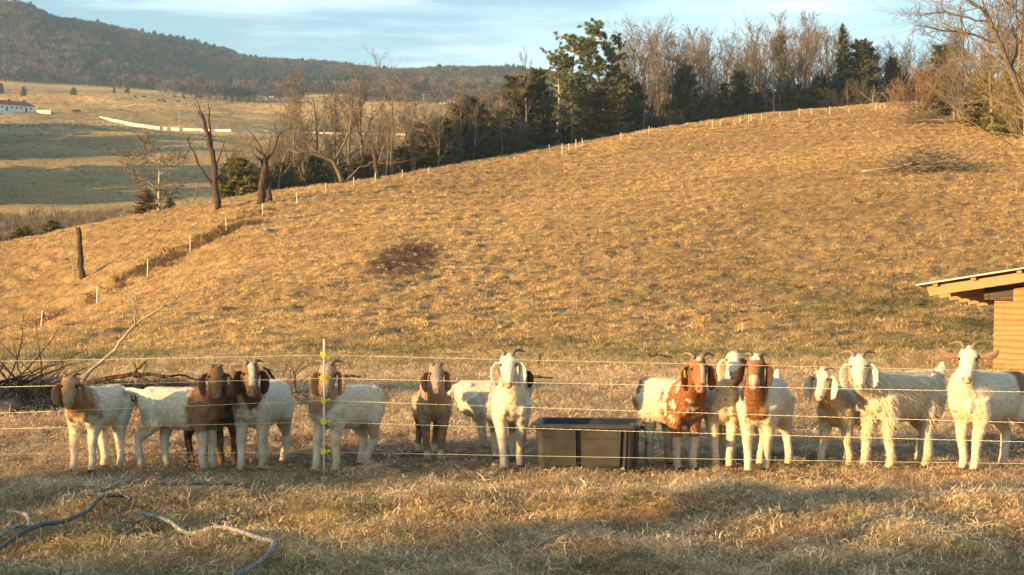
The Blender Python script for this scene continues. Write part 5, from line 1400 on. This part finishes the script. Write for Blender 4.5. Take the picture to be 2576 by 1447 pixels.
# ---------------------------------------------------------------- valley
vfence = empty('pasture_fence', at(160, 596), 'long post fence across the valley pasture below the white barn', 'fence'); b0 = vfence.location.copy()
prev = None
for i in range(24):
    x = -30 + 15.2*i; g = at(x, 592 + i*1.4) - b0; m = MB(); m.tube([g - Vector((0, 0, .3)), g + Vector((0, 0, 2.0))], .13, n=5); m.build('post', post_w, vfence)
    if prev is not None:
        m = MB()
        for z_ in (.6, 1.2): m.tube([prev + Vector((0, 0, z_)), g + Vector((0, 0, z_))], .035, n=3)
        m.build('rail', wire_g, vfence)
    prev = g
gravel = noisy('pale_gravel', (0.62, 0.52, 0.38), (0.78, 0.68, 0.52), scale=.6, rough=.95)
m = MB(); edge = [(250,293,297),(290,301,308),(340,311,319),(400,319,327),(450,322,330),(520,325,331),(600,326,332),(700,328,333),(800,332,337),(900,335,340),(1040,337,342)]
top = []; bot = []
for i in range(len(edge)-1):
    for k in range(8):
        t = k/8; x = edge[i][0]*(1-t) + edge[i+1][0]*t; a = edge[i][1]*(1-t) + edge[i+1][1]*t; b = edge[i][2]*(1-t) + edge[i+1][2]*t
        q = hit(x, b, 500, 900); top.append(q + Vector((0, 1.0, top_z(a, q.y + 1.0) - q.z))); bot.append(q)
vs = []; fs = []
for p0, p1 in zip(bot, top):      # a low stone bank carries the lane: front face, top, back
    vs += [p0 - Vector((0, 0, .8)), p1, p1 + Vector((0, 5, 0)), p1 + Vector((0, 7, -3))]
for i in range(len(bot)-1):
    for k in range(3): fs.append((i*4+k, (i+1)*4+k, (i+1)*4+k+1, i*4+k+1))
m.add(vs, fs); lane = m.build('lane', gravel); lane['kind'] = 'structure'
# barn
wall_w = noisy('white_wall', (0.66, 0.66, 0.66), (0.78, 0.78, 0.78), scale=.5, rough=.7); roof_r = noisy('dark_red_roof', (0.095, 0.035, 0.03), (0.14, 0.05, 0.04), scale=.5, rough=.6)
dark_gl = noisy('dark_window', (0.03, 0.035, 0.045), (0.05, 0.055, 0.065), scale=1, rough=.3, spec=.5); cream_w = noisy('cream_wall', (0.70, 0.60, 0.42), (0.8, 0.7, 0.5), scale=.5)
def barn():
    g = hit(88, 283, 700, 1100); k = g.y/F; AL = R(37)
    o = empty('white_barn', g, 'long white barn with dark red roof and a row of small square windows', 'barn', None, AL)
    Lb = 190*k/math.cos(AL); hw = 14*k; hr = 13*k; D_ = 9.0
    m = MB(); m.box((-Lb, 0, -2), (0, D_, hw)); m.build('wall', wall_w, o)
    m = MB(); e = .5; R_ = 3.0
    m.add([Vector(v) for v in ((-Lb-e,-e,hw),(e,-e,hw),(e,D_+e,hw),(-Lb-e,D_+e,hw),(-Lb+R_,D_/2,hw+hr),(-R_,D_/2,hw+hr))], [(0,1,5,4),(1,2,5),(2,3,4,5),(3,0,4),(3,2,1,0)])
    rf_ = m.build('roof', roof_r, o)
    for j in range(5):
        m = MB(); x = -R_ - 1.5 - j*8.0; m.box((x-.5, D_/2-.5, hw+hr-.3), (x+.5, D_/2+.5, hw+hr+.9)); m.build('vent', roof_r, rf_)
    for j in range(20):
        x = -2.2 - j*2.55; 
        if -x > Lb - 1: break
        m = MB()
        if j in (1, 5): m.box((x-.5, -.06, -.2), (x+.5, .02, hw*.72)); m.build('door', dark_gl, o)
        else: m.box((x-.45, -.06, hw*.38), (x+.45, .02, hw*.72)); m.build('window', dark_gl, o)
    w_ = empty('low_wall', hit(90, 284, 700, 1100), 'low cream wall running right from the white barn', 'wall')
    m = MB(); m.box((.3, 0, -1), (37*k, .5, 6.5*k)); m.build('wall_face', cream_w, w_)
barn()
# utility poles
def pole(x, yb, yt, label, Ylo=500, Yhi=1300):
    g = hit(x, yb, Ylo, Yhi); h = (yb - yt)*g.y/F; o = empty('utility_pole', g, label, 'utility pole')
    m = MB(); m.tube([(0,0,-.3),(0,0,h)], [.22,.15], n=6); m.build('pole', bark_pale, o); m = MB(); m.box((-1.7,-.1,h-.9),(1.7,.1,h-.6)); m.build('crossarm', bark_pale, o)
pole(451, 322, 263, 'utility pole with crossarm standing beside the pale lane')
pole(1065, 262, 236, 'distant utility pole right of the fork-topped tree')
pole(735, 226, 200, 'distant utility pole beside the houses on the rise')
# buildings far off
def house(x, yb, wpx, hpx, wall, roof, label, name='house', lo=700, hi=1500, rz=0.0, rf=.8):
    g = hit(x, yb, lo, hi); k = g.y/F; W = wpx*k; hh = hpx*k; o = empty(name, g, label, name.replace('_', ' '), None, rz)
    hw = hh*.6; D_ = W*.7
    m = MB(); m.box((-W/2, 0, -3), (W/2, D_, hw)); m.build('wall', wall, o)
    m = MB(); e = .4; m.add([Vector(v) for v in ((-W/2-e,-e,hw),(W/2+e,-e,hw),(W/2+e,D_+e,hw),(-W/2-e,D_+e,hw),(-W/2-e,D_/2,hh),(W/2+e,D_/2,hh))], [(0,1,5,4),(2,3,4,5),(1,2,5),(3,0,4),(3,2,1,0)]); m.build('roof', roof, o)
    for j in range(max(1, int(W/4))):
        x_ = -W/2 + (j+.5)*W/max(1, int(W/4)); m = MB(); m.box((x_-.5, -.06, hw*.35), (x_+.5, .02, hw*.75)); m.build('window', dark_gl, o)
grey_roof = noisy('grey_roof', (0.20, 0.17, 0.15), (0.30, 0.26, 0.22), scale=.5); tan_w = noisy('tan_wall', (0.34, 0.27, 0.2), (0.42, 0.34, 0.26), scale=.5)
house(490, 208, 20, 9, tan_w, grey_roof, 'tan house left of the small rise in front of the woods')
house(728, 207, 38, 13, tan_w, grey_roof, 'widest house on the rise in front of the woods', rz=.15)
house(737, 207, 14, 12, wall_w, grey_roof, 'white gabled house touching the widest house on the rise')
house(788, 217, 9, 6, wall_w, wall_w, 'small white shed right of the widest house', 'small_shed')
house(834, 227, 22, 12, wall_w, grey_roof, 'white barn-shaped house lowest on the rise', rz=-.2)
house(815, 213, 10, 7, wall_w, wall_w, 'tiny white trailer above the barn-shaped house', 'trailer')
house(960, 246, 16, 14, wall_w, grey_roof, 'white house seen through the fork-topped tree')
house(908, 252, 22, 9, cream_w, grey_roof, 'cream house left of the fork-topped tree')
house(1138, 262, 26, 14, wall_w, grey_roof, 'white farmhouse left of the dead crooked tree', rz=.2)
house(1112, 262, 18, 6, wall_w, grey_roof, 'low white outbuilding left of the white farmhouse', 'outbuilding')
house(1040, 256, 40, 5, cream_w, grey_roof, 'long low cream building right of the fork-topped tree', 'long_building')
house(700, 216, 8, 5, wall_w, wall_w, 'tiny white shed left of the widest house', 'small_shed')
# hoop barn
g = hit(418, 232, 900, 1400); k = g.y/F; o = empty('hoop_barn', g, 'small white arched hoop barn at the foot of the mountain', 'barn'); m = MB(); rr_ = 11.5*k
ring = [(math.cos(a)*rr_, math.sin(a)*rr_*1.05) for a in np.linspace(0, math.pi, 13)]
vs = [Vector((x_, 0, z_)) for x_, z_ in ring] + [Vector((x_*.72, 0, z_*.72)) for x_, z_ in ring] + [Vector((x_, 10, z_)) for x_, z_ in ring]
fs = [(i, i+1, 14+i, 13+i) for i in range(12)] + [(i, 26+i, 27+i, i+1) for i in range(12)]
m.add(vs, fs); m.build('arch', wall_w, o); m = MB(); m.add([Vector((x_*.72, 1.5, z_*.72)) for x_, z_ in ring], [tuple(range(13))]); m.build('end_wall', tan_w, o)
m = MB(); m.box((-1.6, 1.3, 0), (1.6, 1.49, 4.2)); m.build('door', dark_gl, o)
for x, y, wpx, lb in ((700, 246, 60, 0), (560, 238, 55, 1)):
    pass
# white strip of track beyond the dark shrubs
m = MB(); vs = []; fs = []
for i in range(20):
    x = 660 + i*9 - 0; x = 555 + i*7; q = hit(x, 238 + i*.45, 900, 1400); vs += [q + Vector((0, 0, .1)), q + Vector((0, 1.5, 2.2 if i % 7 else 1.2)), q + Vector((0, 6, 2.0))]
for i in range(19): fs += [(i*3, i*3+3, i*3+4, i*3+1), (i*3+1, i*3+4, i*3+5, i*3+2)]
m.add(vs, fs); q = m.build('far_lane', gravel); q['kind'] = 'structure'
# cattle
cow_mat = noisy('black_hide', (0.015, 0.012, 0.01), (0.035, 0.028, 0.022), scale=1)
m = MB(); m.tube([(-1.15,0,.95),(-.9,0,1.05),(-.2,0,.98),(.5,0,1.0),(.9,0,1.12)], [.15,.36,.42,.40,.28], n=8); m.tube([(.8,0,1.15),(1.2,0,1.15),(1.5,0,1.0)], [.24,.17,.10], n=6); m.tube([(-1.2,0,1.2),(-1.28,0,.5)], .04, n=3)
for x_ in (-.75, .6):
    for y_ in (-.2, .2): m.tube([(x_, y_, .75), (x_, y_, 0)], [.13, .07], n=5)
cow_me = m.mesh('cow', True); cow_me.materials.append(cow_mat)
for i, (x, y) in enumerate(((281,424),(507,366),(541,368),(598,382),(612,378),(618,386),(656,368),(669,386),(688,366),(692,372),(740,367),(851,378),(870,385),(894,383),(935,382),(976,372),(1009,372),(294,423))):
    x *= .67*1.0; y *= .67*1.0
    g = hit(x, y + .8, 600, 1240); o = bpy.data.objects.new('cow', cow_me); C.objects.link(o); o.location = g; o.rotation_euler = (0, 0, random.random()*6.28); o.scale = (1.25,)*3
    tag(o, 'tiny black cow grazing on the far golden pasture', 'cow', 'cattle on the far pasture')
# lone trees on the far fields
for x, yb, yt, key, lb in ((2, 236, 210, ('darkcedar', 75), 'dark round tree on the far field at the left edge'), (60, 243, 219, ('darkcedar', 75), 'dark round tree on the far field above the white barn'), (185, 240, 221, ('bushcedar', 74), 'dark round tree alone on the far field, third from the left'),
                       (287, 236, 219, ('cedar', 71), 'small dark tree, left one of a pair on the far field'), (320, 236, 221, ('bushcedar', 74), 'small dark tree, right one of a pair on the far field'), (478, 240, 222, ('cedar', 71), 'dark tree beside the hoop barn track'), (510, 246, 230, ('cedar', 70), 'dark tree below the hoop barn track'), (565, 246, 230, ('cedar', 71), 'dark tree right of the hoop barn track')):
    p_ = hit(x, yb, 620, 1500); put('far_tree', key, (bark, leaf_mat), p_, top_z(yt, p_.y), lb, 'tree', None, None, 1.0)
for x, yb, yt, lb in ((342, 290, 250, 'bare tree with trunk and round head on the far field left of the utility pole'), (356, 286, 262, 'smaller bare tree behind the round-headed one'), (264, 270, 252, 'small bare snag on the far field'), (297, 284, 256, 'thin bare pole-like tree on the far field'), (382, 274, 244, 'leaning thin bare tree on the far field'), (396, 270, 248, 'second leaning thin tree on the far field'), (545, 258, 240, 'forked bare tree far behind the dead snag')):
    p_ = hit(x, yb, 620, 1500); put('far_tree', ('locust', 47) if 'thin' not in lb and 'snag' not in lb else ('slim', 45), bm2, p_, top_z(yt, p_.y), lb, 'tree', None, None, .55 if 'thin' in lb else 1.0)
# reeds and brush along the valley stream
def reed_mesh(seed):
    r = np.random.default_rng(seed); V = []; cl = []
    for i in range(60):
        c = np.array([r.normal()*1.0, r.normal()*.6, 0]); h = 1.0 + 1.6*r.random(); d = np.array([r.normal()*.15, r.normal()*.15, 1])*h; w = .05 + .05*r.random()
        V += [c - [w,0,0], c + [w,0,0], c + d]; cl += [.6 + .7*r.random()]*3
    me = np_mesh('reed', np.array(V), np.arange(len(V)).reshape(-1, 3), 3); vcol(me, np.array(cl)[:, None]*np.ones((1, 3))); return me
reeds = proto_collection('reed_clump', [reed_mesh(300+i) for i in range(3)], blade_mat)
n = 1500; xs = rng.uniform(-60, 620, n); ys = 536 + 14*rng.random(n)**1.3 - (xs - 100)*.012 + rng.normal(size=n)*2; pts = []
for x, y in zip(xs, ys):
    Yd = 262 + (550 - y)*3.0 + rng.random()*8; X_ = (x - CX)/F*Yd; pts.append((X_, Yd))
pts = np.array(pts); Z_ = H(pts[:, 0], pts[:, 1]); n = len(pts); s_ = .6 + .7*rng.random(n)
o = scatter('reeds', np.column_stack([pts, Z_ - .1]), np.stack([0*s_, 0*s_, rng.random(n)*6.28], 1), np.stack([s_, s_, s_], 1), rng.integers(0, 3, n), np.where(rng.random((n, 1)) < .5, np.array([[.12, .09, .055]]), np.array([[.26, .20, .12]])), reeds)
tag(o, 'band of dark dry reeds along the stream in the valley bottom', 'reeds', None, 'stuff')

# ---------------------------------------------------------------- woods on the mountain
def wood_crown(seed, n_=230, h=13, w=5.2, twig=.30, ever=False):
    r = np.random.default_rng(seed); V = []; cl = []
    for i in range(n_):
        u = r.normal(size=3); u /= np.linalg.norm(u); u[2] = abs(u[2])*1.0 if r.random() < .7 else u[2]
        q = r.random()**.45
        c = u*q*np.array([w, w, h*.38]) + [0, 0, h*.60]
        d = (c - [0, 0, h*.25]); d /= np.linalg.norm(d); d += r.normal(size=3)*.3; L_ = 1.2 + 1.6*r.random()
        sd = np.cross(d, r.normal(size=3)); sd /= np.linalg.norm(sd)
        if ever: q2 = 1 - c[2]/h; c = c*np.array([q2*.9+.15, q2*.9+.15, 1.1])
        V += [c - sd*twig, c + sd*twig, c + d*L_]; cl += [.65 + .6*r.random()]*3
    for k in range(5):
        a = r.random()*6.28; p = np.array([math.cos(a), math.sin(a), 0])*w*.4
        V += [np.array([-.25,0,0]), np.array([.25,0,0]), p + [0,0,h*.75]]; cl += [1.2]*3
    me = np_mesh('woodland', np.array(V), np.arange(len(V)).reshape(-1, 3), 3); vcol(me, np.array(cl)[:, None]*np.ones((1, 3))); return me
wmat = tint_mat('woodland', 0.0, .9, .05)
wp = proto_collection('wood_crowns', [wood_crown(400+i) for i in range(4)] + [wood_crown(410+i, 260, 14, 4.5, .5, True) for i in range(2)], wmat)
def wood_field(name, n, fn, label, hs=(.8, 1.25)):
    X, Y, k = fn(n); Z = H(X, Y); n = len(X); s_ = rng.uniform(*hs, n)
    idx = rng.integers(0, 4, n); ev = rng.random(n) < k*1.0; idx = np.where(ev, rng.integers(4, 6, n), idx)
    f = fbm(X/160, Y/160, 3, 98)[:, None]; f2 = rng.random((n, 1))
    t = np.array((.045, .039, .039))*(1-f2) + np.array((.135, .10, .085))*f2
    t = t*(.35 + 1.1*f); t = np.where(ev[:, None], np.array((.030, .040, .035)), t)
    o = scatter(name, np.stack([X, Y, Z - .5], 1), np.stack([0*s_, 0*s_, rng.random(n)*6.28], 1), np.stack([s_*1.05, s_*1.05, s_], 1), idx, t, wp)
    return tag(o, label, 'woods', None, 'stuff')
def mtn(n):
    U = rng.uniform(-.44, .46, n); Y = 1235 + (1830-1235)*rng.random(n)**.9
    return U*Y, Y, .05 + .5*(fbm(U*9, Y/300, 3, 97) > .53)  # patches of dark evergreens stand in for shade on the mountain
wood_field('mountain_woods', 21000, mtn, 'leafless woods covering the long mountain ridge', (.6, .95))
def belts(n):
    U = rng.uniform(-.27, .42, n); Y = rng.uniform(1040, 1240, n); x = U*F + CX
    dens = np.clip((x - 380)/250, 0, 1)*np.where((x > 640) & (x < 900) & (Y < 1180), .12, .8)*(fbm(U*30, Y/60, 2, 96) > .42)
    dens = np.maximum(dens, (Y > 1212)*.9)
    m_ = rng.random(n) < dens; return U[m_]*Y[m_], Y[m_], .12
wood_field('valley_woods', 3600, belts, 'brown tree belts between the far fields and the mountain', (.6, .95))
def behind(n):
    U = rng.uniform(-.075, .42, n); Y = np.interp(U, UG, YCg) + rng.uniform(14, 46, n); x = U*F + CX
    m_ = rng.random(n) < np.clip((x - 1020)/420, .0, 1); return U[m_]*Y[m_], Y[m_], .35
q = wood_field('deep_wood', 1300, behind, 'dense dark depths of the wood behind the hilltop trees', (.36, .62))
a_ = q.data.attributes['tint'].data; c_ = np.empty(len(a_)*4, np.float32); a_.foreach_get('color', c_); c_ = c_.reshape(-1, 4); c_[:, :3] *= .75; a_.foreach_set('color', c_.ravel())  # tint dimmed to stand in for shade deep in the wood

# ---------------------------------------------------------------- unseen house and trees, added outside the view to shade it
LB = 'unseen evergreen added left of the picture for its shadow'
shade = [(-9.6, 6.6, 2.9, ('shrub', 60), (twig_mat, twig_mat)), (-8.8, 7.3, 2.4, ('shrub', 61), (twig_mat, twig_mat)), (-12.5, 5.0, 2.9, ('bushcedar', 74), (bark, leaf_mat)),
         (-12.7, .2, 3.7, ('cedar', 71), (bark, leaf_mat)), (-16.6, 0, 3.3, ('cedar', 72), (bark, leaf_mat)), (-11.3, 0, 3.2, ('cedar', 70), (bark, leaf_mat)), (-14.8, 13.0, 3.2, ('bushcedar', 74), (bark, leaf_mat)), (-17.5, 12.6, 3.3, ('bushcedar', 74), (bark, leaf_mat)), (-18.6, -.5, 3.4, ('shrub', 61), (twig_mat, twig_mat))]
for i, (x, y, h, key, mats) in enumerate(shade):
    p_ = Vector((x, y, 0)); put('shade_tree', key, mats, p_, h, 'unseen tree added left of the view to shade the straw', 'tree', 'unseen trees added for shade', None, .75 if key[0] == 'cedar' else 1.0)
# unseen house added behind the viewer, its ridge sized to shade the straw
hb = empty('farmhouse', (0, -9, 0), 'unseen house added behind the viewer to shade the nearest straw', 'house'); m = MB(); m.box((-35, -8, -.2), (-19, 0, 4.4)); m.build('wall', tan_w, hb)
m = MB(); m.add([Vector(v) for v in ((-35.5,.5,4.35),(-18.5,.5,4.35),(-18.5,-8.5,4.35),(-35.5,-8.5,4.35),(-35.5,-4,7.32),(-18.5,-4,7.32))], [(0,1,5,4),(2,3,4,5),(1,2,5),(3,0,4),(3,2,1,0)]); m.build('roof', grey_roof, hb)
rs = random.Random(8); casters = []  # unseen rows of trees added to cast shade on the valley
for k in range(14): casters.append((-146 - 2.7*k + rs.uniform(-3, 3), 345 + 6.2*k + rs.uniform(-5, 5), rs.uniform(13, 36)))
for k in range(18): casters.append((-196 - 3.6*k + rs.uniform(-3, 3), 462 + 7.4*k + rs.uniform(-5, 5), rs.uniform(13, 36)))
for i, (x, Yd, h) in enumerate(casters):
    p_ = Vector((x, Yd, hz(x, Yd))); put('far_tree', ('darkcedar', 75), (bark, leaf_mat), p_, p_.z + h, 'unseen tree added left of the view to shade the valley', 'tree', 'unseen trees added for shade', None, 1.3)
print('far', round(time.time() - T0, 1))

# ---------------------------------------------------------------- the air
hzm = bpy.data.materials.new('haze'); hzm.use_nodes = True; t = hzm.node_tree; t.nodes.clear()
v = t.nodes.new('ShaderNodeVolumePrincipled'); v.inputs['Density'].default_value = 0.00015; v.inputs['Color'].default_value = (0.45, 0.70, 1.0, 1); v.inputs['Anisotropy'].default_value = 0.0
ou = t.nodes.new('ShaderNodeOutputMaterial'); t.links.new(v.outputs[0], ou.inputs['Volume'])
m = MB(); m.box((-3380, -3380, -40), (3380, 3380, 380)); q = m.build('haze', hzm); q['kind'] = 'stuff'
print('all', round(time.time() - T0, 1))
